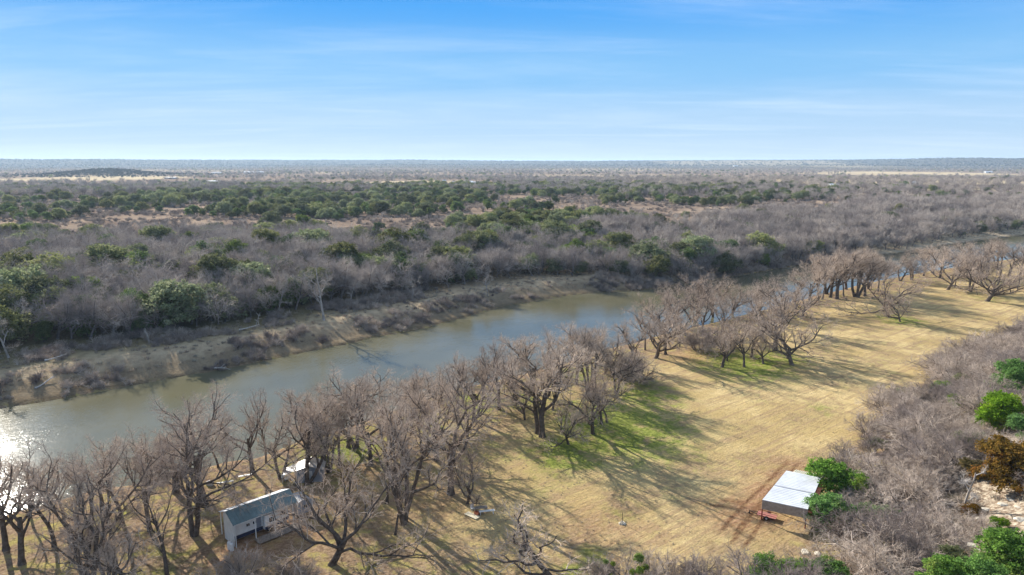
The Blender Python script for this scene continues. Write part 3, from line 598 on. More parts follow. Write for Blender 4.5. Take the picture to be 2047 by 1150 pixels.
# ------------------------------------------------------------------ bare trees of the near bank: (kind, variant, base px, base py, top py, label, rotation, width)
T = [
('tall', 0, 10, 1100, 868, 'tall bare tree with straight trunk cut by the left edge of the picture'),
('slim', 0, 108, 1092, 905, 'slim straight trunk standing behind the huge forked tree by the camp'),
('multi', 0, 176, 1180, 850, 'huge bare tree with several thick limbs forking low, lower left corner'),
('crook', 0, 262, 1168, 1010, 'small crooked tree with one black limb bent to the right'),
('slim', 1, 244, 1047, 860, 'slim leafless tree just right of the huge forked tree'),
('slim', 0, 60, 1035, 880, 'thin bare tree at the glittering water near the left edge'),
('tall', 1, 205, 1010, 868, 'bare tree on the bank in front of the sun glitter'),
('slim', 1, 279, 958, 850, 'leaning thin tree at the water left of the leafy one'),
('tall', 2, 322, 957, 850, 'short bushy tree with tangled crown right at the water edge'),
('slim', 0, 336, 1156, 960, 'dark slender tree leaning right, left of the camper shelter'),
('tall', 3, 388, 1070, 768, 'tallest bare tree left of the camper shelter with thick double fork'),
('tall', 0, 408, 1008, 775, 'straight tall tree behind the thick double forked one'),
('slim', 1, 437, 935, 835, 'thin tree on the reddish bank above the camp benches'),
('slim', 0, 452, 938, 850, 'thinnest tree on the reddish bank above the camp benches'),
('tall', 4, 506, 946, 775, 'bare tree forked like a wishbone right on the bank behind the benches'),
('tall', 1, 562, 957, 800, 'bare tree between the benches and the grey shed'),
('multi', 1, 614, 968, 772, 'many stemmed bare tree growing in front of the grey shed'),
('brush', 0, 480, 1190, 1095, 'pale twiggy small tree just in front of the camper'),
('brush', 1, 585, 1180, 1095, 'pale twiggy bush in the dark shade in front of the camper'),
('spread', 0, 659, 1129, 905, 'bare tree with wide low limbs, right of the camper shelter'),
('slim', 1, 728, 1135, 1080, 'knee high dead sapling right of the wide low limbed tree'),
('multi', 0, 808, 1046, 775, 'large tree with limbs fanning like a hand, centre of the camp lawn'),
('slim', 0, 789, 1069, 905, 'slim tree just in front of the hand shaped large tree'),
('slim', 1, 773, 1006, 870, 'slim tree just behind the hand shaped large tree'),
('tall', 2, 901, 987, 742, 'tall tree directly behind the picnic spot tree'),
('spread', 1, 936, 1008, 880, 'low tree leaning right over the cream picnic boards'),
('tall', 3, 873, 921, 720, 'thick trunked tree behind the tall one near the picnic boards'),
('tall', 4, 711, 895, 715, 'vase shaped tree on the bank with the brownest round crown'),
('tall', 1, 697, 894, 738, 'tree leaning left beside the brown round crowned tree'),
('slim', 0, 727, 862, 745, 'tree with its foot at the water behind the brown round crowned tree'),
('tall', 0, 768, 858, 738, 'first tree right of the brown round crowned one, at the waterline'),
('multi', 1, 799, 902, 765, 'many stemmed tree filling the gap left of the thick trunked one'),
('slim', 1, 815, 861, 735, 'thin tree between the waterline and the many stemmed one'),
('tall', 2, 839, 849, 725, 'bare tree at the water with a crown narrow at the top'),
('slim', 0, 917, 846, 742, 'left of the two thin trees on the bright green patch'),
('tall', 3, 946, 840, 702, 'right of the two thin trees on the bright green patch'),
('tall', 0, 609, 895, 768, 'left bank tree behind the grey shed with round crown'),
('slim', 1, 629, 900, 775, 'right bank tree behind the grey shed with narrow crown'),
('tall', 4, 963, 796, 702, 'small tree on the bank left of the tall dark one'),
('tall', 1, 998, 818, 668, 'dark tall tree with heavy trunk standing out above the river'),
('spread', 2, 1050, 839, 745, 'low branching tree right of the heavy trunked dark one'),
('tall', 2, 1075, 866, 690, 'left stem of the tight pair in the middle of the grove'),
('tall', 3, 1084, 873, 668, 'right stem of the tight pair in the middle of the grove'),
('tall', 4, 1104, 819, 690, 'tree standing behind the tight pair of stems'),
('spread', 0, 1138, 888, 795, 'small tree nearest the camera in the green grove'),
('slim', 0, 1122, 864, 800, 'thin sapling left of the nearest small grove tree'),
('slim', 1, 1128, 862, 790, 'second thin sapling left of the nearest small grove tree'),
('spread', 1, 1183, 868, 728, 'tree with one long arching limb at the right end of the grove'),
('tall', 0, 1203, 849, 735, 'straight tree just behind the one with the arching limb'),
('slim', 1, 1213, 844, 755, 'thin tree right behind the one with the arching limb'),
('tall', 1, 1153, 768, 632, 'tree on the sandy bank strip behind the grove'),
('tall', 3, 1232, 787, 650, 'tall tree on the right rear edge of the grove'),
('slim', 0, 1136, 762, 655, 'thin tree beside the one on the sandy bank strip'),
('tall', 4, 1210, 748, 640, 'bank tree just behind the rear edge of the grove'),
('brush', 0, 1270, 765, 700, 'tangle of low grey brush at the right rear corner of the grove'),
('brushw', 1, 1245, 755, 690, 'wide grey bush between the grove and the leaning pair'),
('spread', 2, 1312, 717, 605, 'left tree of the leaning pair with its crown over the water'),
('tall', 2, 1331, 708, 605, 'right tree of the leaning pair above the bare soil hollow'),
('slim', 1, 1359, 693, 620, 'thin tree just right of the leaning pair'),
('brush', 1, 1392, 700, 655, 'brown thicket bush left in the row between the groves'),
('brush', 0, 1415, 696, 650, 'brown thicket bush right in the row between the groves'),
('spread', 0, 1445, 734, 640, 'front left tree of the second grove on its green lawn'),
('slim', 0, 1454, 722, 640, 'thin tree directly behind the front left one of the second grove'),
('tall', 1, 1488, 734, 640, 'front tree of the second grove with a forked stem, second from left'),
('tall', 0, 1502, 714, 630, 'tree behind the second from left in the second grove'),
('spread', 1, 1526, 728, 645, 'smallest front tree of the second grove, third from left'),
('tall', 4, 1549, 701, 570, 'tallest tree of the second grove with long straight trunk'),
('slim', 1, 1574, 717, 625, 'thin tree behind the right front tree of the second grove'),
('spread', 2, 1581, 729, 612, 'right front tree of the second grove with broad crown'),
('slim', 0, 1478, 696, 605, 'slender rear tree in the middle of the second grove'),
('tall', 2, 1463, 705, 610, 'rear left tree of the second grove'),
('tall', 3, 1320, 668, 575, 'water edge tree behind the leaning pair'),
('multi', 0, 1389, 642, 548, 'fan shaped tree by the river with the reddest twigs'),
('tall', 1, 1426, 634, 545, 'tall river tree directly right of the reddish fan shaped one'),
('tall', 4, 1352, 650, 568, 'river tree directly left of the reddish fan shaped one'),
('tall', 0, 1462, 628, 560, 'river tree behind the rear of the second grove'),
('multi', 1, 1512, 632, 560, 'wide river tree behind the tallest second grove tree'),
('tall', 2, 1545, 625, 552, 'right neighbour of the wide river tree'),
('tall', 3, 1590, 618, 540, 'river tree where the bank turns right'),
('spread', 0, 1604, 632, 570, 'low bushy tree at the turn of the bank'),
('slim', 0, 1636, 602, 515, 'first of the leaning thin stems by the far river bend'),
('slim', 1, 1643, 599, 510, 'second of the leaning thin stems by the far river bend'),
('tall', 1, 1659, 595, 505, 'tree amid the leaning thin stems by the far river bend'),
('tall', 4, 1673, 598, 500, 'tree leaning right out of the row of thin stems'),
('slim', 0, 1687, 593, 508, 'thin stem right of the one that leans right'),
('tall', 2, 1694, 579, 500, 'tree nearest the water behind the thin stem row'),
('multi', 0, 1712, 594, 498, 'dense clump of trunks at the right end of the thin stem row'),
('spread', 1, 1780, 635, 540, 'double trunked spreading tree standing alone in the field'),
('spread', 2, 1798, 643, 590, 'low tree with limbs reaching right, front of the lone pair'),
('tall', 0, 1846, 552, 500, 'small riverside tree between the lone pair and the water'),
('spread', 0, 1893, 579, 510, 'spreading field tree left of the big right hand pair'),
('slim', 1, 1908, 573, 520, 'two thin posts of a sapling behind the spreading field tree'),
('tall', 3, 1941, 583, 505, 'upright tree left of the low spreading right hand pair'),
('spread', 1, 1976, 603, 525, 'low spreading tree nearest the right edge in the field'),
('spread', 2, 1984, 588, 515, 'rear spreading tree of the pair near the right edge'),
('tall', 4, 2038, 557, 490, 'bare tree at the right edge beyond the field'),
('tall', 1, 1865, 546, 490, 'bank tree left of the sandy river opening'),
('tall', 2, 1800, 562, 505, 'bank tree behind the lone spreading pair'),
('tall', 0, 1765, 570, 512, 'bank tree left behind the lone spreading pair'),
('multi', 1, 1735, 578, 508, 'bank tree between the trunk clump and the lone pair'),
('tall', 3, 1912, 548, 488, 'bank tree behind the spreading field tree'),
('tall', 4, 1950, 545, 480, 'bank tree behind the upright right hand tree'),
('multi', 0, 1995, 540, 478, 'bank tree in the last row before the pale river water'),
('spread', 0, 2070, 585, 510, 'bare spreading tree half cut by the right edge'),
('tall', 2, 45, 1128, 900, 'bare tree between the left edge tree and the huge forked one'),
('slim', 0, 128, 1045, 890, 'grey stem behind the slim straight trunk at lower left'),
('tall', 0, 300, 1062, 850, 'bare tree between the huge forked tree and the thick double fork'),
('spread', 1, 215, 1215, 1010, 'wide low crown poking up at the bottom edge, lower left'),
('tall', 4, 350, 985, 830, 'river tree left of the straight tall one'),
('slim', 1, 380, 952, 820, 'thin river tree behind the thick double forked tree'),
('slim', 0, 532, 925, 800, 'thin tree right of the wishbone tree at the water'),
('multi', 1, 655, 945, 790, 'grey stems just right of the grey shed'),
('slim', 1, 680, 930, 790, 'slim tree on the green strip behind the shed'),
('tall', 0, 745, 930, 760, 'bare tree on the green strip below the brownest crown'),
('slim', 0, 842, 905, 760, 'slim tree left of the thick trunked one'),
('tall', 2, 860, 845, 720, 'waterline tree behind the thick trunked one'),
('slim', 1, 888, 830, 722, 'slim waterline tree with red brown twigs'),
('tall', 4, 925, 812, 700, 'waterline tree above the two thin trees'),
('tall', 0, 1030, 800, 675, 'tree between the heavy dark trunk and the tight pair'),
('tall', 1, 1065, 785, 655, 'bank tree behind the tight pair'),
('slim', 0, 1095, 765, 650, 'slim bank tree left of the sandy strip'),
('multi', 0, 1180, 790, 640, 'large round crown behind the arching limb tree'),
('tall', 2, 1262, 730, 630, 'bank tree right of the grove above the grey bushes'),
('slim', 1, 1290, 700, 610, 'slim tree left of the leaning pair'),
('tall', 4, 1405, 668, 575, 'tree in the dense row behind the brown thickets'),
('tall', 3, 1440, 672, 580, 'second tree in the dense row behind the brown thickets'),
('tall', 1, 1520, 672, 575, 'rear tree between the tallest one and the river'),
('tall', 0, 1560, 655, 560, 'rear tree right of the tallest second grove tree'),
('spread', 0, 1372, 672, 600, 'low round tree between the leaning pair and the dense row'),
('tall', 2, 1617, 608, 530, 'bare tree filling the turn of the bank'),
('tall', 5, 1652, 588, 500, 'tall tree behind the leaning thin stems'),
('tall', 1, 1732, 592, 515, 'tree just right of the dense trunk clump'),
('slim', 1, 1755, 583, 515, 'slim tree right of the dense trunk clump'),
('tall', 4, 1822, 560, 498, 'round crown between the lone pair and the small riverside tree'),
('tall', 6, 1878, 556, 492, 'bank tree left of the spreading field tree'),
('multi', 2, 1930, 556, 490, 'bank clump behind the right hand pair, left part'),
('tall', 3, 1968, 556, 486, 'bank tree behind the right hand pair, right part'),
('tall', 0, 2018, 552, 484, 'bank tree just inside the right edge'),
('crook', 0, 1112, 1160, 1000, 'blackish gnarled tree arching left at the bottom centre'),
]
for i, (k, v, bx, by, ty, lab) in enumerate(T):
    g = at(bx, by); d = ray(bx, ty); s = np.hypot(g[0], g[1]) / np.hypot(d[0], d[1]); h = CAMZ + d[2] * s - g[2]; h = max(h, 1.2)
    wide = {'tall': 1.1, 'crook': 1.25, 'slim': 1.0, 'multi': 1.0, 'spread': 1.0}.get(k, 1.0) * (1 + .12 * math.sin(i * 1.7)); v = v + i // 3; h *= 1.12 if by < 660 else 1.0; wide *= 1.22 if by < 660 else 1.0
    rz = {'crook': 0.0, 'spread': (i * 2.9 + 1.2) % 6.28}.get(k, (i * 1.37) % 6.28)
    tree(k, v, (g[0], g[1], g[2] - .05), h, lab, rz=rz, name='bare_bush' if k.startswith('brush') else 'bare_tree', cat='bush' if k.startswith('brush') else 'tree', group='leafless trees on the near river bank', wide=wide, tilt=((i * 37 % 11 - 5) * .7, (i * 53 % 9 - 4) * .9))

# ------------------------------------------------------------------ far side woods
def grid(x0, x1, y0, y1, c):
    X, Y = np.meshgrid(np.arange(x0, x1, c), np.arange(y0, y1, c)); X = X.ravel() + rng.uniform(-.45, .45, X.size) * c; Y = Y.ravel() + rng.uniform(-.45, .45, Y.size) * c
    m = np.abs(X) < Y * .86 + 25; return X[m], Y[m]
def info(X, Y):
    z, df, dn, dt, r = terrain(X, Y, True); px, py, dep = proj(np.stack([X, Y, z], 1)); return z, df, dn, dt, px, py
X, Y = grid(-420, 560, 140, 900, 4.6); z, df, dn, dt, px, py = info(X, Y); cl_ = fbm(X / 22, Y / 22, 3); cb = fbm(X / 60 + 9, Y / 60 + 4, 3); u = rng.uniform(0, 1, len(X))
upper = np.interp(px, [-200, 0, 700, 1100, 1250, 1500, 1800, 2100], [492, 490, 488, 480, 462, 436, 415, 408])
front = np.interp(px, [-200, 600, 1000, 1200, 1330, 1650, 1900, 2100], [36, 32, 26, 16, 2.5, 3, 9, 22])
wood = (df > front + (cl_ - .5) * 10) & (py > upper + (cb - .5) * 50) & (py < 760)
gr = wood & (u < np.interp(px, [0, 900, 1250, 1500], [.15, .15, .09, .02]) * (1 + 4.5 * (cb - .42))) ; ba = wood & ~gr & (rng.uniform(0, 1, len(X)) < np.interp(px, [0, 1500, 1800], [.82, .8, .55]))
woods_b = np.stack([X, Y, z], 1)[ba]; woods_g = np.stack([X, Y, z], 1)[gr]
# evergreens and brush of the plateau behind
X, Y = grid(-900, 900, 330, 1250, 8.5); z, df, dn, dt, px, py = info(X, Y); cb = fbm(X / 70 + 2, Y / 70, 3); cc = fbm(X / 190 + 21, Y / 190, 3)
lim_r = np.interp(px, [1200, 1500, 1800, 2100], [700, 434, 400, 390])
plat = (df > 60) & (py < np.minimum(upper.max(), np.interp(px, [-200, 0, 700, 1100, 1250, 1500, 1800, 2100], [492, 490, 488, 480, 462, 436, 415, 408]))) & (py > 371)
dens = sstep(.40, .54, cb) * .55 * np.interp(px, [0, 300, 500, 1000, 1300, 1600, 1800], [.55, .8, 1.1, 1.1, .7, .4, .1]); plg = plat & (rng.uniform(0, 1, len(X)) < dens)
plat_g = np.stack([X, Y, z], 1)[plg]
X, Y = grid(-900, 1000, 330, 1250, 5.6); z, df, dn, dt, px, py = info(X, Y); cb = fbm(X / 30 + 2, Y / 30 + 8, 3)
up2 = np.interp(px, [-200, 0, 700, 1100, 1250, 1500, 1800, 2100], [492, 490, 488, 480, 462, 436, 415, 408]); pl = (df > 60) & (py < up2 + 6) & (py > 368) & (rng.uniform(0, 1, len(X)) < sstep(.25, .6, cb) * .9); plat_l = np.stack([X, Y, z], 1)[pl]; plat_m = np.stack([X, Y, z], 1)[(df > 60) & (py < up2 + 10) & (py > 372) & (rng.uniform(0, 1, len(X)) < sstep(.45, .62, fbm(X / 50 + 8, Y / 50 + 1, 3)) * .16)]
def nearest(P, n):
    r = np.hypot(P[:, 0], P[:, 1]); px, py, dep = proj(P); r = r + 1e5 * ((px < -10) | (px > 2057)); o = np.argsort(r); return P[o[:n]], P[o[n:]]
LM = [(50, 'cut by the left edge'), (100, 'just inside the left edge'), (150, 'at the left picture edge'), (290, 'above the pale sliding trunk'), (400, 'around the lone white snag'), (520, 'above the brushy bench'), (620, 'left of the tallest dead tree'), (720, 'by the tallest dead tree'), (840, 'where the bench path starts'), (950, 'above the mid bench'), (1060, 'above the narrowing bench'),
      (1170, 'at the end of the bench'), (1290, 'above the pale driftwood'), (1420, 'on the shaded shore start'), (1540, 'on the darkest shore'), (1700, 'at the far river bend'), (9999, 'right of the river bend')]
def where(P):
    px, py, _ = proj(P); x = px[0]
    return next(t for lim, t in LM if x < lim)
A_, B_ = nearest(woods_b, 168)
for i, p in enumerate(A_):
    k = 'f_bare' if i % 3 else 'f_wide'; hgt = rng.uniform(8.6, 15.5); me, hh = ent(k, i)
    row = 'front row' if i < 42 else 'second row' if i < 84 else 'third row' if i < 126 else 'fourth row'
    lab = ('short' if hgt < 11 else 'tall' if hgt > 13.2 else 'mid height') + (' broad' if k == 'f_wide' else ' upright') + ' bare tree, ' + row + ' across the river ' + where(p)
    single(k, i, (p[0], p[1], p[2] - .2), hgt / hh, lab, 'bare_tree', 'tree', 'leafless trees of the wood across the river', rng.uniform(.9, 1.2))
stuff('far_wood', B_ - [0, 0, .2], ['f_bare', 'f_wide'], rng.uniform(.8, 1.5, len(B_)), 'grey leafless wood covering the slope across the river', cat='wood')
G_ = np.vstack([woods_g, plat_g]); isw = np.r_[np.ones(len(woods_g)), np.zeros(len(plat_g))]
r_ = np.hypot(G_[:, 0], G_[:, 1]); px, py, _d = proj(G_); o_ = np.argsort(r_ + 1e5 * ((px < -10) | (px > 2057))); G_ = G_[o_]; isw = isw[o_]
for i in range(min(290, len(G_))):
    p = G_[i]; jun = rng.uniform() < .55; k = 'f_jun' if jun else 'f_oak'; s = rng.uniform(.7, 1.6) ** 1.1
    lab = ('small ' if s < .95 else 'big ' if s > 1.3 else '') + ('dark juniper' if jun else 'olive oak') + (' among trunks ' if isw[i] else ' rising behind the wood ') + ('in front ' if i < 50 else 'in second row ' if i < 100 else 'in third row ' if i < 150 else 'in fourth row ' if i < 200 else 'farther back ') + where(p)
    single(k, i, (p[0], p[1], p[2] - .1), s * (1.25 if isw[i] else 1.0), lab, 'juniper_tree' if jun else 'oak_tree', 'tree', 'evergreen trees across the river', rng.uniform(.9, 1.15))
R_ = G_[290:]
stuff('far_evergreens', R_, ['f_oak', 'f_jun'], rng.uniform(.6, 1.5, len(R_)) ** 1.2, 'scattered evergreen oaks and junipers over the plateau beyond the wood', wts=[3, 2], cat='wood')
stuff('plateau_brush', plat_l, ['low'], rng.uniform(.8, 2.1, len(plat_l)), 'low mauve grey brush covering the plateau', cat='brush')
stuff('plateau_scrub_trees', plat_m, ['f_wide'], rng.uniform(.35, .6, len(plat_m)), 'small grey leafless scrub trees between the evergreens', cat='brush')
# bank brush
X, Y = grid(-420, 500, 130, 520, 2.1); z, df, dn, dt, px, py = info(X, Y); cb = fbm(X / 10 + 2, Y / 10 + 8, 3)
kb = (df > .5) & (df < 13) & (px < 1250) & (rng.uniform(0, 1, len(X)) < sstep(.42, .66, cb) * .5)
kb |= (df > 20) & (df < 34) & (px < 900) & (rng.uniform(0, 1, len(X)) < sstep(.52, .62, cb) * .8)
kb |= (df > .5) & (df < 24) & (px >= 1200) & (px < 1700) & (rng.uniform(0, 1, len(X)) < .7)
P_ = np.stack([X, Y, z], 1)[kb]; stuff('bank_brush', P_, ['low'], rng.uniform(.7, 2.3, len(P_)), 'brown grey brush hanging over the far river bank', cat='brush')
kg = (df > 6) & (df < 34) & (rng.uniform(0, 1, len(X)) < .5); P_ = np.stack([X, Y, z], 1)[kg]; stuff('bench_grass', P_, ['tuft'], rng.uniform(.8, 1.7, len(P_)), 'dry grass on the bench along the far bank', cat='grass')
# near bank waterside weeds
X, Y = grid(-160, 330, 70, 330, 1.3); z, df, dn, dt, px, py = info(X, Y); kb = (dn > .3) & (df < 0) & (dn < 5) & (rng.uniform(0, 1, len(X)) < .5 * sstep(.35, .6, fbm(X / 7, Y / 7, 3))); P_ = np.stack([X, Y, z], 1)[kb]
stuff('waterside_weeds', P_, ['tuft', 'low'], rng.uniform(.35, 1.0, len(P_)) , 'dry weeds along the near water edge', wts=[8, 1], cat='grass')
# valley trees
n = 26000; r = np.exp(rng.uniform(math.log(900), math.log(7500), n)); a = np.radians(rng.uniform(-42, 42, n)); X = r * np.sin(a); Y = r * np.cos(a); z, df, dn, dt, px, py = info(X, Y)
cb = fbm(X / 260 + 1, Y / 420 + 3, 4); rows_ = fbm(X / 900 + 5, Y / 160 + 9, 3)
def infield(px, py):
    f = np.zeros(len(px), bool)
    for x0, x1, y0, y1, p in [(20, 330, 353, 364, .97), (640, 990, 364, 379, .97), (480, 700, 370, 380, .97), (660, 820, 390, 402, .9), (1350, 1720, 331, 338, .9), (1220, 2100, 382, 398, .88), (1250, 2100, 360, 380, .86), (1690, 1990, 344, 352, .9), (1750, 2080, 400, 425, .5)]:
        f |= (px > x0) & (px < x1) & (py > y0) & (py < y1) & (rng.uniform(0, 1, len(px)) < p)
    return f
kv = (df > 40) & (py < 392) & (rng.uniform(0, 1, n) < sstep(.40, .54, .5 * cb + .5 * rows_) * .9 + .12) & ~infield(px, py); P_ = np.stack([X, Y, z], 1)[kv]
stuff('valley_trees', P_, ['v_bare', 'v_green'], rng.uniform(.85, 1.35, len(P_)) , 'leafless groves and dark trees across the flat valley', wts=[9, 1.2], cat='wood')
X, Y = grid(-100, 1300, 420, 1700, 19); z, df, dn, dt, px, py = info(X, Y); kv = (df > 60) & (px > 1230) & (py < 404) & (py > 352) & (rng.uniform(0, 1, len(X)) < .75); kv |= (px > 1650) & (py > 395) & (py < 440) & (df > 60) & (rng.uniform(0, 1, len(X)) < .7); P_ = np.stack([X, Y, z], 1)[kv]
stuff('valley_orchard', P_, ['f_wide', 'f_bare'], rng.uniform(.9, 1.3, len(P_)), 'rows of leafless orchard trees on tan grass in the valley', cat='wood')
mx, my = at_z(222, 352.5, 4)[:2]; n = 2200; X = rng.normal(mx, 120, n); Y = rng.normal(my, 150, n); z, *_ = info(X, Y); stuff('mound_trees', np.stack([X, Y, z], 1), ['v_ridge'], rng.uniform(.4, .9, n), 'dark scrub covering the round mound in the valley', cat='wood')
# ridge top trees
n = 9000; a = np.radians(rng.uniform(-42, 42, n)); r = rng.uniform(6800, 10600, n); X = r * np.sin(a); Y = r * np.cos(a); z, *_ = info(X, Y)
P_ = np.stack([X, Y, z], 1); stuff('ridge_trees', P_, ['v_ridge'], rng.uniform(.9, 1.7, n), 'dark woods on the ridges along the horizon', cat='wood')

# ------------------------------------------------------------------ brush and evergreens of the right hand slope
BARN = lambda x, y: (1505 < x < 1650) & (925 < y < 1062)
X, Y = grid(0, 330, 40, 330, 5.2); z, df, dn, dt, px, py = info(X, Y)
cb = fbm(X / 12 + 2, Y / 12 + 8, 3)
okp = (dt > .5) & (dt < 48) & (px > 1180) & (px < 2330) & (py < 1260) & (dn > 10)
dens = np.where(dt < 20, .85, .42) * np.where((px > 1840) & (py > 970) & (dt > 12), .3, 1)
okp &= rng.uniform(0, 1, len(X)) < dens
P_ = np.stack([X, Y, z], 1)[okp]; D_ = dt[okp]
greens = [(2028, 790, 'nearjun', 7.2, 'bright green juniper at the right edge, uppermost on the slope'), (1998, 858, 'nearjun', 6.4, 'wide bright green juniper below the uppermost one on the slope'), (2048, 880, 'nearjun', 4.6, 'small green juniper cut by the right edge'),
          (2012, 968, 'nearoak', 6.8, 'oak with rusty orange and olive leaves near the right edge'), (1948, 955, 'nearoak', 3.0, 'small olive oak left of the rusty one'), (1657, 990, 'nearjun', 6.0, 'tall bright green juniper rising behind the barn roof'),
          (1705, 1000, 'nearjun', 5.0, 'dense green juniper right of the tall one beside the barn'), (1655, 1052, 'nearjun', 5.2, 'yellow green juniper against the rusty side of the barn'), (1770, 1050, 'nearjun', 3.2, 'green juniper poking out of the grey thicket below the barn'), (1725, 1038, 'nearjun', 2.6, 'pale green shrub between the barn and the thicket'),
          (1996, 1060, 'nearjun', 1.9, 'small round juniper on the rocky slope'), (1530, 1180, 'nearjun', 4.6, 'dark green juniper at the bottom edge below the barn'), (1600, 1172, 'nearjun', 3.8, 'olive green juniper beside the dark one at the bottom edge'), (1665, 1180, 'nearjun', 3.8, 'low green juniper last in the bottom edge row'),
          (1885, 1180, 'nearjun', 4.2, 'bright green shrub at the bottom edge under the rocks'), (1960, 1180, 'nearjun', 3.8, 'yellowish oak shrub between the two bottom right shrubs'), (2025, 1150, 'nearjun', 5.0, 'large yellow green shrub filling the bottom right corner'), (1880, 790, 'oakn', 3.4, 'dull green oak in the bare thicket at the field edge'),
          (1290, 1190, 'mist', 1.0, ''), (1915, 815, 'oakn', 2.8, 'small dull green shrub right of the dull green oak'), (1940, 1030, 'nearoak', 1.6, 'tiny orange leaved shrub on the rocky slope')]
VARS['oakn'] = [(VARS['nearoak'][0][0], VARS['nearjun'][0][1], 5.0)]
GP = []
for i, (x, y, k, h, lab) in enumerate(greens):
    if k == 'mist': continue
    g = at(x, y); GP.append(g); tree(k, i, (g[0], g[1], g[2] - .1), h, lab, name='juniper_tree' if k == 'nearjun' else 'oak_tree', cat='tree', group='evergreens on the right hand slope', wide=1.15)
GP = np.array(GP); cnt = 0; NM = [g_[4] for g_ in greens]
NEARN = ['uppermost juniper', 'wide bright juniper', 'edge cut juniper', 'rusty oak', 'small olive oak', 'tall barn juniper', 'dense barn juniper', 'yellow green barn juniper', 'thicket juniper', 'pale green barn shrub', 'round slope juniper', 'bottom edge dark juniper', 'bottom edge olive juniper', 'last bottom row juniper', 'bottom edge bright shrub', 'yellowish oak shrub', 'corner shrub', 'dull green oak', 'small dull green shrub', 'tiny orange shrub']
XL = [(1900, 745, 'thicket facing the lone field pair'), (1800, 830, 'thicket facing the mown stripes'), (1710, 890, 'thicket tip above the barn'), (2040, 660, 'thicket end at the right edge'), (1970, 695, 'thicket below the right hand pair'), (1850, 1060, 'gully brush'), (1780, 970, 'brush behind the barn junipers'), (1460, 1130, 'brush in front of the barn'), (2120, 640, 'thicket beyond the right edge'), (1860, 850, 'middle of the thicket'), (1950, 770, 'upper middle of the thicket'), (1700, 1120, 'brush under the barn junipers')]
LG = np.vstack([GP] + [at(x_, y_) for x_, y_, _ in XL]); NEARN = NEARN + [t for _, _, t in XL]
for i, p in enumerate(P_):
    if len(GP) and np.min(np.hypot(GP[:, 0] - p[0], GP[:, 1] - p[1])) < 3.6: continue
    hgt = rng.uniform(3.6, 7.0) if D_[i] < 24 else rng.uniform(1.8, 3.4)
    q, qy, _d = proj(np.array([p + [0, 0, hgt * .5], p, p + [0, 0, hgt]])); rad_px = 1365 * hgt * .55 / _d[0]
    if q[0] + rad_px > 1520 and q[0] - rad_px * .8 < 1645 and qy[2] < 1046 and qy[1] > 935: continue
    if hgt > 3 and q[0] < 1480: hgt *= .8
    if rng.uniform() < .06: continue
    k = ('brush', 'brushw')[i % 2]
    j = int(np.argmin(np.hypot(LG[:, 0] - p[0], LG[:, 1] - p[1]))); gx = proj(LG[j])[0][0]; gy = proj(LG[j])[1][0]; dd = math.hypot(*(LG[j][:2] - p[:2]))
    rel = ('far ' if dd > 16 else '') + (('left of' if q[0] < gx else 'right of') if abs(q[0] - gx) > abs(qy[1] - gy) else ('above' if qy[1] < gy else 'below'))
    lab = ('tall' if hgt > 4.9 else 'low' if hgt < 3 else 'mid sized') + ' grey ' + ('wide ' if k == 'brushw' else '') + 'bare bush ' + rel + ' the ' + NEARN[j]
    tree(k, i, (p[0], p[1], p[2] - .15), hgt, lab, name='bare_bush', cat='bush', group='leafless bushes on the right hand slope', wide=rng.uniform(1.05, 1.5)); cnt += 1
print('slope bushes', cnt)
for x, y, h, lab in [(1218, 1175, 4.3, 'grey bush with yellow green mistletoe tufts, left of the greenest one'), (1272, 1190, 6.0, 'grey bush carrying the largest bright mistletoe clump'), (1335, 1185, 5.2, 'pale stemmed bare bush right of the mistletoe bush'), (1400, 1185, 5.0, 'round grey bush at the bottom edge, left of the barn bushes')]:
    g = at(x, y); o = tree('brush', int(x), (g[0], g[1], g[2] - .1), h, lab, name='bare_bush', cat='bush', group='bushes along the bottom edge')
    if 'mistletoe' in lab and 'right of' not in lab:
        big = 'largest' in lab; sc = 1 / o.scale[0]
        for j, (dx, dz, rr) in enumerate([(.1, .80, .55), (.9, .62, .35), (-.6, .55, .25), (.2, .6, .4)] if big else [(-.5, .8, .22), (.3, .78, .16), (.1, .4, .22)]):
            V, Fq, v = leaf_cloud(200 + j, [(0, 0, 0, rr, rr, rr * 1.2)], int(900 * rr / .3), .07); c = bpy.data.objects.new('mistletoe', mesh_np('mistletoe', V, Fq, ['mistletoe'], smooth=False, attrs={'leafv': v})); link(c, o)
            v3 = Matrix.Rotation(-o.rotation_euler.z, 3, 'Z') @ Vector((dx, -.2 * j, 0)); c.location = (v3.x * sc, v3.y * sc, dz * h * sc); c.scale = (sc,) * 3
# dull evergreen undergrowth inside the thicket
for i, (x, y, h, lab) in enumerate([(1925, 775, 2.8, 'dull olive shrub at the upper end of the thicket'), (1800, 800, 2.4, 'dull olive shrub sunk in the bare thicket near the field edge'), (1750, 905, 2.2, 'olive shrub in a gap of the thicket above the barn junipers'), (1850, 880, 2.4, 'olive shrub in the middle of the bare thicket'), (1940, 905, 2.8, 'dull green shrub between the thicket and the rusty oak'), (1830, 990, 2.0, 'small olive shrub right of the thicket juniper'), (1790, 1120, 2.2, 'olive shrub low in the thicket under the barn junipers'), (1960, 800, 2.4, 'olive shrub left of the wide bright juniper'), (1905, 1130, 1.8, 'olive shrub beside the lowest prickly pears')]):
    g = at(x, y); tree('dullshrub', i, (g[0], g[1], g[2] + .5), h, lab, name='green_shrub', cat='shrub', group='dull green shrubs in the thicket', wide=1.2)
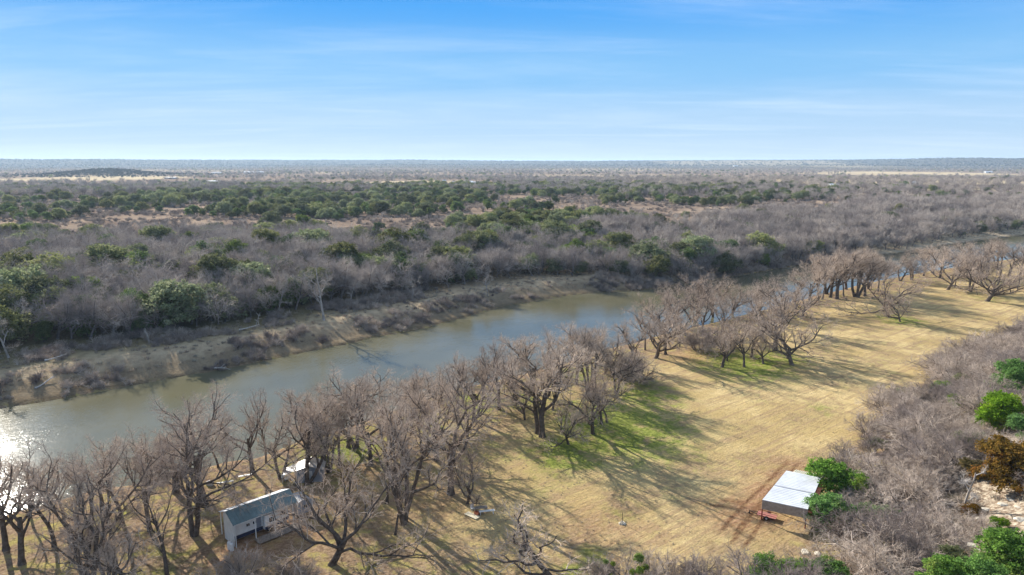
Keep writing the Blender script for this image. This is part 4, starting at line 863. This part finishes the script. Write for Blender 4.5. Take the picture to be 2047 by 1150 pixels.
# dry grass over the slope
X, Y = grid(0, 200, 20, 260, .75); z, df, dn, dt, px, py = info(X, Y); kg = (dt > 6) & (px > 1500) & (px < 2600) & (py < 1320) & (py > 600) & (rng.uniform(0, 1, len(X)) < .55 * sstep(.32, .6, fbm(X / 5, Y / 5, 3))); P_ = np.stack([X, Y, z], 1)[kg]
stuff('slope_grass', P_, ['tuft'], rng.uniform(.7, 1.5, len(P_)), 'pale dry grass over the rocky slope', cat='grass'); print('grass', len(P_))

X, Y = grid(-120, 230, 60, 300, 1.15); z, df, dn, dt, px, py = info(X, Y); kg = (dn > 2) & (df < 0) & (dt < 6) & (px > -60) & (px < 2110) & (py < 1200) & (rng.uniform(0, 1, len(X)) < .6 * sstep(.4, .66, fbm(X / 6, Y / 6, 3)) * (.08 + .92 * sstep(30, 8, X - .25 * (Y - 90)))); P_ = np.stack([X, Y, z], 1)[kg]
stuff('field_grass', P_, ['tuft'], rng.uniform(.15, .38, len(P_)), 'short dry grass tufts over the field and camp lawn', cat='grass')

# ------------------------------------------------------------------ materials of the built things
simple('roof_white_metal', (.66, .685, .73), .5, .0, .06, .6, spec=.5)
simple('roof_green', (.13, .20, .215), .45, .0, .1, 1.2, spec=.5)
simple('white_paint', (.78, .78, .76), .5, 0, .05, 1.5)
simple('cream_paint', (.78, .70, .52), .5, 0, .06, 2)
simple('navy_paint', (.02, .03, .075), .35, 0, .1, 2, spec=.5)
simple('grey_paint', (.26, .29, .34), .5, 0, .08, 1.5)
simple('grey_metal', (.48, .47, .47), .45, .3, .08, 2)
simple('ribbed_tin', (.40, .345, .31), .6, .1, .12, 3)
simple('cream_tin', (.74, .70, .56), .5, .1, .06, 3)
simple('rust', (.50, .17, .09), .8, 0, .15, 3)
simple('dark_red', (.18, .03, .025), .6, 0, .1, 3)
simple('red_paint', (.45, .19, .16), .6, 0, .1, 3)
simple('glass_dark', (.015, .018, .022), .08, 0, .05, 1, spec=.6)
simple('rubber', (.02, .02, .02), .8, 0, .1, 3)
simple('timber', (.40, .28, .17), .8, 0, .15, 4)
simple('old_timber', (.30, .25, .21), .85, 0, .15, 4)
simple('tarp', (.36, .36, .40), .5, 0, .06, 2)
simple('limestone', (.62, .56, .46), .9, 0, .16, 2.5, .05)
simple('cactus', (.11, .17, .07), .6, 0, .15, 4)

def part(mb, name, mat, parent, bevel=0., label=None):
    o = mb.build(name, mat, parent, bevel)
    if label: o['label'] = label
    return o
# ---- camper under its shelter; local x runs along the ridge, local y away from the camera
GZ = height(-35.1, 86.9)
FR = (-35.12, 86.9, GZ); RZ = R(44.7)
def loc(x, y, z=0.): return (FR[0] + x * math.cos(RZ) - y * math.sin(RZ), FR[1] + x * math.sin(RZ) + y * math.cos(RZ), FR[2] + z)
sh = empty('camper_shelter', FR, RZ, 'open shelter with dark teal gable roof standing over the white camper', 'shelter')
part(MB().slab([(-4.25, -2.35, 3.3), (4.9, -2.35, 3.3), (4.9, -.02, 4.4), (-4.25, -.02, 4.4)], .07), 'roof', 'roof_green', sh, label='teal front slope of the roof')
part(MB().slab([(-4.25, .02, 4.4), (4.9, .02, 4.4), (4.9, 2.5, 3.4), (-4.25, 2.5, 3.4)], .07), 'roof', 'roof_white_metal', sh, label='bright white rear slope of the roof')
mb = MB()
for i in range(19): x = -4.1 + i * .482; mb.bar((x, -2.33, 3.335), (x, -.05, 4.425), .035, .03)
part(mb, 'roof_ribs', 'roof_green', sh)
part(MB().poly([(-4.14, -2.25, .15), (-4.14, .9, .15), (-4.14, .9, 3.85), (-4.14, 0, 4.3), (-4.14, -2.25, 3.25)], (-.06, 0, 0)), 'gable_wall', 'white_paint', sh)
for x in (-4.0, -1.3, 1.4, 4.1):
    for y in (-2.3, 2.4): part(MB().box(x - .05, x + .05, y - .05, y + .05, -.15, 3.27), 'post', 'white_paint', sh)
part(MB().bar((-4.1, -2.3, 3.2), (4.15, -2.3, 3.2), .1, .12), 'beam', 'white_paint', sh)
cp = empty('camper_trailer', loc(0, 0), RZ, 'white camper trailer with navy stripe and slide-out parked under the teal roof', 'camper')
part(MB().box(-3.9, 3.9, -1.35, 1.05, .55, 2.95), 'body', 'white_paint', cp, .09)
part(MB().box(-3.88, 3.88, -1.385, -1.30, .62, 1.12), 'stripe', 'navy_paint', cp)
part(MB().box(.1, 2.3, -2.05, -1.36, .75, 2.75), 'slide_out', 'white_paint', cp, .04)
part(MB().box(.12, 2.28, -2.075, -2.02, .78, 1.2), 'stripe', 'navy_paint', cp)
for (x0, x1, z0, z1, y) in [(.75, 1.65, 1.65, 2.3, -2.06), (2.7, 3.5, 1.7, 2.25, -1.36), (-1.2, -.8, 1.9, 2.25, -1.36), (-2.1, -1.7, 1.9, 2.25, -1.36)]:
    w = part(MB().box(x0, x1, y - .03, y + .02, z0, z1), 'window', 'glass_dark', cp); m_ = (x0 + x1) / 2
    part(MB().box(m_ - .03, m_ + .03, y - .045, y - .02, z0, z1), 'frame', 'white_paint', w)
d_ = part(MB().box(-.75, -.1, -1.385, -1.33, .75, 2.6), 'door', 'grey_paint', cp); part(MB().box(-.22, -.16, -1.42, -1.38, 1.6, 1.72), 'handle', 'grey_metal', d_)
for x in (1.0, 1.85):
    for y in (-1.25, .95):
        w = part(MB().cyl((x, y - .12, .36), (x, y + .12, .36), .36, 18), 'wheel', 'rubber', cp); part(MB().cyl((x, y - .14, .36), (x, y - .11, .36), .19, 14), 'rim', 'grey_metal', w)
part(MB().box(.55, 2.3, -1.42, -1.3, .60, .80), 'fender', 'white_paint', cp, .03)
part(MB().bar((3.9, -.15, .5), (4.9, -.15, .5), .1), 'tow_bar', 'rubber', cp)
dk = empty('deck', loc(1.4, -3.1), RZ, 'low timber deck with thin handrail in front of the camper', 'deck')
mb = MB()
for i in range(9): mb.box(-3.0, 3.0, -.85 + i * .19, -.68 + i * .19, .22, .27)
part(mb, 'boards', 'old_timber', dk); part(MB().bar((-3, -.85, 1.05), (3, -.85, 1.05), .07, .05), 'handrail', 'old_timber', dk)
for i in range(5): x = -2.95 + i * 1.475; part(MB().box(x - .035, x + .035, -.885, -.815, -.1, 1.03), 'post', 'old_timber', dk)
for j, (x, y, lb) in enumerate([(-4.75, -1.9, 'upright white gas tank at the gable wall, left one'), (-4.7, -2.5, 'upright white gas tank at the gable wall, nearer one')]):
    t_ = empty('gas_tank', loc(x, y), RZ, lb, 'gas tank', 'gas tanks beside the gable wall')
    part(MB().cyl((0, 0, 0), (0, 0, .95), .27, 16).cyl((0, 0, .95), (0, 0, 1.12), .27, 16, .12), 'tank', 'white_paint', t_); part(MB().cyl((0, 0, 1.12), (0, 0, 1.25), .09, 10), 'valve', 'grey_metal', t_)
# ---- small grey travel trailer
tt = empty('travel_trailer', loc(6.5, .1), RZ, 'small grey travel trailer with ribbed rounded roof behind the shelter', 'trailer')
prof = [(-1.15, .5), (1.15, .5), (1.15, 2.15), (.9, 2.42), (.4, 2.55), (-.4, 2.55), (-.9, 2.42), (-1.15, 2.15)]
part(MB().poly([(x, -1.3, z) for x, z in prof], (0, 2.9, 0)), 'body', 'grey_paint', tt)
mb = MB()
for i in range(9):
    y = -1.25 + i * .35
    for a, b in zip(prof[2:-1], prof[3:]): mb.bar((a[0], y, a[1] + .02), (b[0], y, b[1] + .02), .05, .04)
part(mb, 'roof_ribs', 'tarp', tt)
for x in (-1.13, 1.13): part(MB().box(x - .05, x + .05, -1.34, -1.28, .5, 2.2), 'corner_trim', 'white_paint', tt)
part(MB().box(-.2, .35, -1.335, -1.29, 1.35, 1.75), 'window', 'glass_dark', tt)
for x in (-1.1, 1.1): part(MB().cyl((x - .1, .1, .32), (x + .1, .1, .32), .32, 16), 'wheel', 'rubber', tt)
# ---- grey shed with tarp lean-to
g = at(622, 956); sd_ = empty('shed', (g[0], g[1], g[2]), R(8), 'grey shed with light roof hidden behind the many stemmed tree', 'shed')
part(MB().poly([(-2.0, -1.5, -.1), (2.0, -1.5, -.1), (2.0, -1.5, 2.1), (0, -1.5, 2.75), (-2.0, -1.5, 2.1)], (0, 3.2, 0)), 'walls', 'grey_paint', sd_)
part(MB().slab([(-2.25, -1.7, 2.06), (0, -1.7, 2.83), (0, 1.9, 2.83), (-2.25, 1.9, 2.06)], .06).slab([(0.01, -1.7, 2.83), (2.25, -1.7, 2.06), (2.25, 1.9, 2.06), (0.01, 1.9, 2.83)], .06), 'roof', 'grey_metal', sd_)
part(MB().slab([(-4.2, -1.4, 1.3), (-2.27, -1.4, 2.0), (-2.27, 1.6, 2.0), (-4.2, 1.6, 1.3)], .03), 'tarp', 'tarp', sd_)
for y in (-1.35, 1.55): part(MB().cyl((-4.15, y, -.1), (-4.15, y, 1.27), .04, 8), 'tarp_pole', 'grey_metal', sd_)
dr = part(MB().box(-.45, .45, -1.54, -1.49, 0, 1.9), 'door', 'white_paint', sd_); part(MB().box(.3, .36, -1.58, -1.53, .9, 1.0), 'handle', 'rubber', dr)
# ---- open barn of the field edge
A, B_, C_, D_ = [at_z(*p) for p in ((1524, 999, 6.15), (1615, 1018, 6.0), (1572, 941, 6.15), (1641, 955, 6.0))]
bo = np.array([A[0], A[1], height(A[0], A[1])]); bn = empty('open_barn', bo, 0, 'open sided barn with flat pale metal roof at the edge of the field', 'barn')
q = lambda P, z=None: tuple(np.array([P[0], P[1], P[2] if z is None else z]) - bo)
part(MB().slab([q(A), q(B_), q(D_), q(C_)], .09), 'roof', 'roof_white_metal', bn)
mb = MB(); 
for i in range(1, 22):
    f = i / 22; a = np.array(q(A)) * (1 - f) + np.array(q(C_)) * f; b = np.array(q(B_)) * (1 - f) + np.array(q(D_)) * f; mb.bar(a + [0, 0, .012], b + [0, 0, .012], .03, .02)
part(mb, 'roof_seams', 'roof_white_metal', bn)
f = .47; a = np.array(q(A)) * (1 - f) + np.array(q(C_)) * f; b = np.array(q(B_)) * (1 - f) + np.array(q(D_)) * f; part(MB().bar(a + [0, 0, .035], b + [0, 0, .035], .08, .03), 'roof_lap', 'grey_metal', bn)
mb = MB(); n_ = 30
for i in range(n_):
    f0, f1 = i / n_, (i + .72) / n_; a = np.array(q(A)) * (1 - f0) + np.array(q(B_)) * f0; b = np.array(q(A)) * (1 - f1) + np.array(q(B_)) * f1; e = .03 * (i % 2)
    mb.poly([a + [0, -e, -1.45], b + [0, -e, -1.45], b + [0, -e, -.10], a + [0, -e, -.10]], (.02, .05, 0))
mb.poly([np.array(q(A)) + [.0, .05, -1.43], np.array(q(B_)) + [0, .05, -1.43], np.array(q(B_)) + [0, .05, -.1], np.array(q(A)) + [0, .05, -.1]], (.02, .04, 0)); part(mb, 'front_apron', 'ribbed_tin', bn)
for P, f in ((A, 0), (A, .33), (A, .66), (A, 1), (B_, 0), (B_, .5), (B_, 1)):
    E = C_ if P is A else D_; p = P * (1 - f) + E * f; x, y, z = q(p); x += .12 if P is A else -.12; part(MB().box(x - .07, x + .07, y + .05, y + .19, -.6, z - .1), 'post', 'dark_red', bn)
u_ = (D_ - B_) / np.linalg.norm(D_ - B_); s_ = np.array([u_[1], -u_[0], 0]); p = [B_ + s_ * .02 + [0, 0, -.35], B_ + s_ * .55 + [0, 0, -.45], D_ + s_ * .55 + [0, 0, -.45], D_ + s_ * .02 + [0, 0, -.35]]
part(MB().slab([q(v) for v in p], .06), 'side_roof', 'rust', bn)
v_ = (C_ - A) / np.linalg.norm(C_ - A); c1 = C_ + (D_ - C_) * .14 + [0, 0, -.35]; d1 = D_ + [0, 0, -.35]; p = [c1, d1, d1 + v_ * 2.6 + [0, 0, -.35], c1 + v_ * 2.6 + [0, 0, -.35]]
part(MB().slab([q(v) for v in p], .05), 'rear_roof', 'cream_tin', bn)
mb = MB()
for i in range(15):
    f = (i + .5) / 15; a = np.array(q(p[0])) * (1 - f) + np.array(q(p[1])) * f; b = np.array(q(p[3])) * (1 - f) + np.array(q(p[2])) * f; mb.bar(a + [0, 0, .03], b + [0, 0, .03], .12, .07)
part(mb, 'rear_roof_ribs', 'cream_tin', bn)
for v in (p[2], p[3]): x, y, z = q(v - v_ * .1); part(MB().box(x - .06, x + .06, y - .06, y + .06, -.6, z - .05), 'post', 'dark_red', bn)
rw = MB(); c_, d_2, b_2 = np.array(q(C_)), np.array(q(D_)), np.array(q(B_)); zt = c_[2] - .15
rw.poly([c_ * [1, 1, 0] + [.1, -.2, -.5], d_2 * [1, 1, 0] + [-.2, -.2, -.5], d_2 * [1, 1, 0] + [-.2, -.2, zt - .15], c_ * [1, 1, 0] + [.1, -.2, zt]], (.02, .06, 0)); part(rw, 'added_rear_wall', 'ribbed_tin', bn)  # back wall added to the open barn so its underside turns dark
m3 = b_2 * .55 + d_2 * .45; rw = MB(); rw.poly([m3 * [1, 1, 0] + [-.25, 0, -.5], d_2 * [1, 1, 0] + [-.25, -.25, -.5], d_2 * [1, 1, 0] + [-.25, -.25, zt - .2], m3 * [1, 1, 0] + [-.25, 0, zt - .2]], (-.06, .02, 0)); part(rw, 'added_side_wall', 'rust', bn)  # right-hand wall, likewise added to keep light out from under the roof
# flatbed trailer at the barn's front corner
g = at(1527, 1034); ut = empty('utility_trailer', g, R(-32), 'small red flatbed trailer poking out from the front corner of the barn', 'trailer')
part(MB().box(-.9, 1.7, -.65, .65, .42, .5), 'deck', 'red_paint', ut)
part(MB().bar((-.9, .6, .72), (1.7, .6, .72), .06).bar((-.9, -.6, .72), (1.7, -.6, .72), .06).bar((-.88, .6, .5), (-.88, .6, .75), .05).bar((-.88, -.6, .5), (-.88, -.6, .75), .05), 'side_rail', 'dark_red', ut)
part(MB().bar((-.9, -.4, .44), (-2.0, 0, .42), .07).bar((-.9, .4, .44), (-2.0, 0, .42), .07), 'tow_bar', 'rubber', ut)
part(MB().cyl((-2.0, 0, .0), (-2.0, 0, .55), .06, 8).cyl((-2.05, -.06, .12), (-2.05, .06, .12), .13, 10), 'jack_wheel', 'rubber', ut)
for y in (-.76, .76): w = part(MB().cyl((.5, y - .09, .3), (.5, y + .09, .3), .3, 16), 'wheel', 'rubber', ut); part(MB().cyl((.5, y - .1, .3), (.5, y + .1, .3), .15, 12), 'rim', 'grey_metal', w)
# ---- picnic spot on the lawn
def slats(w, l, n, z, t, gap=.02):
    mb = MB()
    for i in range(n): y = -w / 2 + i * w / n; mb.box(-l / 2, l / 2, y, y + w / n - gap, z, z + t)
    return mb
g = at(944, 1032); e = empty('wooden_platform', g, R(-40), 'cream wooden boards lying flat at the left of the picnic spot', 'boards'); part(slats(.95, 2.3, 6, .10, .05), 'boards', 'cream_paint', e); part(MB().box(-1.1, 1.1, -.42, -.34, 0, .1).box(-1.1, 1.1, .34, .42, 0, .1), 'bearers', 'timber', e)
g = at(973, 1028); e = empty('bench', g, R(12), 'long white bench at the right of the picnic spot', 'bench'); part(slats(.5, 2.3, 3, .52, .05), 'seat', 'white_paint', e)
for x in (-.95, .95): part(MB().box(x - .04, x + .04, -.2, .2, -.03, .52), 'leg', 'white_paint', e)
g = at(962, 1024); e = empty('picnic_table', g, R(12), 'brownish grey picnic table behind the white bench', 'table'); part(slats(.85, 1.8, 5, .74, .05), 'tabletop', 'old_timber', e)
for x in (-.7, .7): part(MB().bar((x, -.35, -.03), (x, .1, .74), .07).bar((x, .35, -.03), (x, -.1, .74), .07), 'leg', 'old_timber', e)
g = at(945, 1021); e = empty('chair', g, R(30), 'small white chair behind the cream boards', 'chair'); part(MB().box(-.25, .25, -.25, .25, .40, .45), 'seat', 'white_paint', e); part(MB().box(-.25, .25, .22, .27, .45, .95), 'backrest', 'white_paint', e)
for x in (-.21, .21):
    for y in (-.21, .21): part(MB().box(x - .025, x + .025, y - .025, y + .025, -.03, .40), 'leg', 'white_paint', e)
g = at(953, 1030); e = empty('crate', g, R(-35), 'orange wooden crate on the end of the cream boards', 'crate'); part(MB().box(-.32, .32, -.22, .22, .0, .06).box(-.32, .32, -.22, -.19, .06, .4).box(-.32, .32, .19, .22, .06, .4).box(-.32, -.29, -.19, .19, .06, .4).box(.29, .32, -.19, .19, .06, .4), 'box', 'rust', e); e.location.z += .15
# stake with stones, camp furniture by the water
g = at(1244, 1047); e = empty('stake', g, 0, 'thin dark stake standing in a small heap on the bare field', 'stake'); part(MB().cyl((0, 0, -.1), (0, 0, 1.7), .035, 8), 'pole', 'rubber', e)
mb = MB()
for i in range(7): a_ = i * .9; mb.cyl((.3 * math.cos(a_) * 1.3, .3 * math.sin(a_), -.05), (.25 * math.cos(a_), .22 * math.sin(a_), .18 + .05 * (i % 3)), .2, 7, .1)
part(mb, 'stones', 'limestone', e)
g = at(490, 956); e = empty('bench', g, R(24), 'white plank bench on the lawn left of the grey shed', 'bench'); part(slats(.45, 2.2, 2, .45, .06), 'seat', 'white_paint', e)
for x in (-.9, .9): part(MB().box(x - .05, x + .05, -.18, .18, -.03, .45), 'leg', 'old_timber', e)
g = at(450, 969); e = empty('bench', g, R(20), 'grey timber bench on the lawn right of the grey cooler', 'bench'); part(slats(.4, 2.6, 2, .42, .06), 'seat', 'grey_metal', e)
for x in (-1.1, 1.1): part(MB().box(x - .05, x + .05, -.16, .16, -.03, .42), 'leg', 'old_timber', e)
g = at(420, 970); e = empty('cooler', g, R(-20), 'grey cooler box standing at the left end of the camp benches', 'cooler'); part(MB().box(-.5, .5, -.32, .32, 0, .5), 'box', 'grey_metal', e, .03); part(MB().box(-.52, .52, -.34, .34, .505, .6), 'lid', 'tarp', e, .02)
for px_2, py_2, lb in [(566, 958, 'white camp chair left of the grey shed, left one'), (573, 962, 'white camp chair left of the grey shed, right one')]:
    g = at(px_2, py_2); e = empty('chair', g, R(px_2), lb, 'chair', 'camp chairs'); part(MB().box(-.28, .28, -.28, .28, .38, .43), 'seat', 'white_paint', e); part(MB().box(-.28, .28, .25, .3, .43, .95), 'backrest', 'white_paint', e)
    for x in (-.23, .23):
        for y in (-.23, .23): part(MB().box(x - .025, x + .025, y - .025, y + .025, -.03, .38), 'leg', 'grey_metal', e)
# ---- dead wood on the far bank
DEAD = lambda L, r, n1: [dict(n=1, ang=(0, 10), len=L, r=r, pts=7, sides=7, up=.03, wob=.1, tip=.45), dict(n=n1, ang=(30, 60), len=L * (.5 if n1 > 4 else .3), abs=1, r=r * .5, pts=6, sides=5, up=.06, wob=.22, t=(.25, .95), tip=.3), dict(n=3, ang=(25, 60), len=.4, r=r * .22, pts=4, sides=4, up=.04, wob=.22, t=(.3, 1), tip=.3)]
def dead(px_, py_, ty, seed, n1, lab, lean=(0, 0), rz=0, name='dead_tree', cat='tree', full=False):
    wood_ = 'dead_wood' if full and 'bleached' not in lab else 'pale_dead_wood'
    g = at(px_, py_); d = ray(px_, ty); s = np.hypot(g[0], g[1]) / np.hypot(d[0], d[1]); h = max(.8, CAMZ + d[2] * s - g[2])
    sp = DEAD(h * .8, .016 * h + .04, n1)
    if full: sp += [dict(n=7, ang=(22, 58), len=.9, r=.035, pts=4, sides=3, up=.05, wob=.18, t=(.1, 1), tip=.5), dict(n=7, ang=(22, 58), len=.7, r=.024, pts=3, sides=3, up=.05, wob=.18, t=(.1, 1), tip=.5)]
    lv = grow(seed, sp); V1, F1 = tubes(lv[:1]); V2, F2 = tubes(lv[1:]); e = empty(name, g, rz, lab, cat); e.rotation_euler = (lean[0], lean[1], rz)
    link(bpy.data.objects.new('trunk', mesh_np('dead_trunk', V1, F1, ['dead_wood'])), e); link(bpy.data.objects.new('branches', mesh_np('dead_branches', V2, F2, [wood_])), e)
dead(298, 688, 645, 301, 3, 'white bare snag standing alone on the grassy far bench'); dead(512, 650, 612, 302, 4, 'short pale snag at the wood edge right of the lone white one')
dead(18, 715, 600, 303, 6, 'pale dead tree at the far left edge across the river', full=True); dead(348, 645, 580, 304, 7, 'pale crowned dead tree at the wood edge across the camp', full=True)
dead(648, 640, 515, 305, 6, 'tall pale dead tree rising from the wood in the middle left', full=True); dead(555, 625, 560, 306, 5, 'pale dead tree left of the tallest pale one', full=True); dead(700, 608, 552, 307, 5, 'pale dead tree right of the tallest pale one', full=True)
dead(1148, 545, 495, 308, 5, 'white barked tree among evergreens above the far shore', full=True); dead(975, 592, 545, 309, 6, 'low pale dead tree just behind the bench path', full=True); dead(825, 600, 550, 310, 6, 'grey dead tree with round top behind the bench path', full=True)
dead(1925, 1020, 905, 311, 4, 'dead tree with bleached white limbs on the rocky slope', lean=(.1, -.2), full=True)
for x, y, ln, rz, lb in [(90, 722, 5.5, .25, 'pale log lying in the grass at the left wood edge'), (478, 661, 6.0, .3, 'fallen pale log at the edge of the bench'), (70, 778, 5.5, 1.2, 'pale dead trunk sliding down the far bank'), (430, 738, 4.0, -.4, 'broken pale branch hanging over the far waterline')]:
    g = at(x, y); lv = grow(int(x), [dict(n=1, ang=(80, 85), dir=(math.cos(rz), math.sin(rz), .08), len=ln, r=.2, pts=7, sides=7, up=.0, wob=.08, tip=.4), dict(n=3, ang=(30, 60), len=1.4, abs=1, r=.08, pts=4, sides=4, up=.05, wob=.2, t=(.4, 1), tip=.3)]); V1, F1 = tubes(lv)
    props(link(bpy.data.objects.new('fallen_log', mesh_np('fallen_log', V1, F1, ['pale_dead_wood']))), lb, 'log').location = (g[0], g[1], g[2] + .6)
# ---- rocks and prickly pears of the slope
def rock_mesh(seed):
    g = np.random.default_rng(seed); bm = bmesh.new(); bmesh.ops.create_icosphere(bm, subdivisions=2, radius=1); k = g.uniform(.6, 1.2, 3)
    for v in bm.verts: v.co = Vector((v.co.x * k[0], v.co.y * k[1], v.co.z * .5 * k[2])) * (1 + .28 * (g.random() - .5)); v.co.z = min(v.co.z, .32)
    me = bpy.data.meshes.new('rock'); bm.to_mesh(me); bm.free(); me.materials.append(MATS['limestone']); return me
RM = [rock_mesh(s) for s in range(400, 404)]
RK = [(1940, 1048), (1952, 1060), (1946, 1072), (1965, 1083), (1935, 1085), (1975, 1095), (1990, 1040), (1960, 1040), (2005, 1010), (2020, 1000), (2035, 1015), (1930, 1060), (1912, 1052), (1900, 1080), (1920, 1100), (1985, 1110), (1880, 1095), (2040, 1040), (1970, 1020), (1890, 1040), (1955, 1100), (1945, 1092), (2010, 1080), (2030, 1070), (1610, 1105), (1635, 1108), (1852, 838), (1845, 845), (1800, 1110), (1868, 1120)]
for i, (x, y) in enumerate(RK):
    g = at(x, y); o = bpy.data.objects.new('rock', RM[i % 4]); link(o); o.location = g + np.array([0, 0, .05]); o.rotation_euler = (0, 0, i * 1.3); s = .35 + .45 * ((i * 37 % 10) / 10); o.scale = (s, s, s)
    wh = 'in the bottom edge brush below the barn' if x < 1700 else 'amid the bare thicket near the field edge' if y < 900 else 'high on the rocky slope by the right edge' if x > 1995 else 'in the stony gully left of the round juniper' if y < 1075 else 'in the stony gully below the round juniper'
    props(o, ('large' if s > .6 else 'small' if s < .45 else 'flat') + ' pale limestone rock ' + wh, 'rock', 'limestone rocks on the slope')
def pad(mb, c, r, n, up):
    c = Vector(c); n = Vector(n).normalized(); u = Vector((0, 0, 1)); x = n.cross(u).normalized(); k = len(mb.v); m = 12
    for s in (-.5, .5):
        for i in range(m): t = 2 * math.pi * i / m; mb.v.append(tuple(c + x * math.cos(t) * r * .75 + u * (math.sin(t) * r + r) + n * s * r * .22))
    mb.f.append(tuple(k + i for i in range(m))); mb.f.append(tuple(k + m + i for i in reversed(range(m))))
    for i in range(m): j = (i + 1) % m; mb.f.append((k + i, k + m + i, k + m + j, k + j))
for i, (x, y, lb) in enumerate([(1928, 1055, 'prickly pear left of the palest rocks'), (1946, 1046, 'prickly pear just above the palest rocks'), (1905, 1092, 'prickly pear in the dry grass lower left of the rocks'), (1912, 1122, 'prickly pear near the bottom edge under the rocks'), (1948, 1112, 'prickly pear between rocks and the yellow green shrub')]):
    g = at(x, y); e = empty('prickly_pear', g, i, lb, 'cactus', 'prickly pears on the rocky slope'); gg = random.Random(i)
    for j in range(16):
        mb = MB(); a_ = gg.uniform(0, 6.28); rr = gg.uniform(0, .7); lvl = 0 if j < 9 else .28; pad(mb, (rr * math.cos(a_), rr * math.sin(a_), lvl), gg.uniform(.13, .2), (math.cos(a_ * 3), math.sin(a_ * 3), .2), 0); part(mb, 'pad', 'cactus', e)
# ---- farm buildings far out in the valley
def farm(x, y, w, d, h, wall, roof, lab, rz=.2):
    g = at(x, y); e = empty('farm_building', g, rz, lab, 'building'); part(MB().poly([(-w / 2, -d / 2, -1), (-w / 2, d / 2, -1), (-w / 2, d / 2, h), (-w / 2, 0, h * 1.35), (-w / 2, -d / 2, h)], (w, 0, 0)), 'walls', wall, e)
    part(MB().slab([(-w / 2 - .4, -d / 2 - .4, h - .1), (w / 2 + .4, -d / 2 - .4, h - .1), (w / 2 + .4, 0, h * 1.35 + .15), (-w / 2 - .4, 0, h * 1.35 + .15)], .12).slab([(-w / 2 - .4, .01, h * 1.35 + .15), (w / 2 + .4, .01, h * 1.35 + .15), (w / 2 + .4, d / 2 + .4, h - .1), (-w / 2 - .4, d / 2 + .4, h - .1)], .12), 'roof', roof, e)
    part(MB().box(-w * .12, w * .12, -d / 2 - .08, -d / 2 - .01, -.5, h * .7), 'door', 'rubber', e)
for a_ in [(933, 367, 26, 12, 4, 'cream_tin', 'roof_white_metal', 'longest white farm shed beyond the plateau, middle distance'), (950, 369, 22, 10, 4, 'white_paint', 'roof_white_metal', 'white farm shed right of the longest one'), (910, 368, 12, 9, 3.5, 'grey_paint', 'grey_metal', 'small grey farm shed left of the longest one'), (922, 370, 9, 8, 3.5, 'white_paint', 'grey_metal', 'small farmhouse in front of the longest shed'),
           (968, 371, 12, 8, 3.5, 'cream_tin', 'roof_white_metal', 'tan farm shed at the right end of the farm row'), (888, 365, 8, 6, 4, 'white_paint', 'roof_white_metal', 'tiny white hut at the edge of the tan field'), (342, 358, 30, 14, 4, 'grey_paint', 'grey_metal', 'dark roofed ranch house right of the mound'), (425, 366, 24, 12, 4, 'white_paint', 'roof_white_metal', 'pale roofed house behind trees right of the ranch house'),
           (498, 347, 40, 20, 6, 'white_paint', 'roof_white_metal', 'white barn far out in the valley, left of centre'), (520, 347, 30, 18, 6, 'white_paint', 'roof_white_metal', 'second white barn far out in the valley, left of centre'), (433, 348, 36, 18, 6, 'white_paint', 'grey_metal', 'grey roofed barn far out behind the ranch house'),
           (1665, 374, 16, 9, 4, 'white_paint', 'roof_white_metal', 'pale roofed house in the orchard at right'), (1830, 369, 24, 9, 4, 'cream_tin', 'roof_white_metal', 'long low shed in the orchard at far right'), (1470, 333, 40, 20, 7, 'white_paint', 'roof_white_metal', 'farmhouse on the tan hill field near the horizon'), (1975, 346, 40, 16, 6, 'white_paint', 'roof_white_metal', 'white sheds by the green field near the right edge')]: farm(*a_)

# ------------------------------------------------------------------ air
def build_haze():
    mb = MB(); mb.box(-13000, 13000, -400, 16500, -4, 122); m = bpy.data.materials.new('haze'); m.use_nodes = True; MATS['haze'] = m; nt = m.node_tree
    for n in list(nt.nodes): nt.nodes.remove(n)
    o_ = nt.nodes.new('ShaderNodeOutputMaterial'); v = nt.nodes.new('ShaderNodeVolumePrincipled'); v.inputs['Density'].default_value = 6e-5; v.inputs['Color'].default_value = (.58, .77, 1.0, 1); v.inputs['Anisotropy'].default_value = .2
    nt.links.new(v.outputs[0], o_.inputs['Volume']); o = mb.build('haze', 'haze'); props(o, kind='stuff')
build_haze()
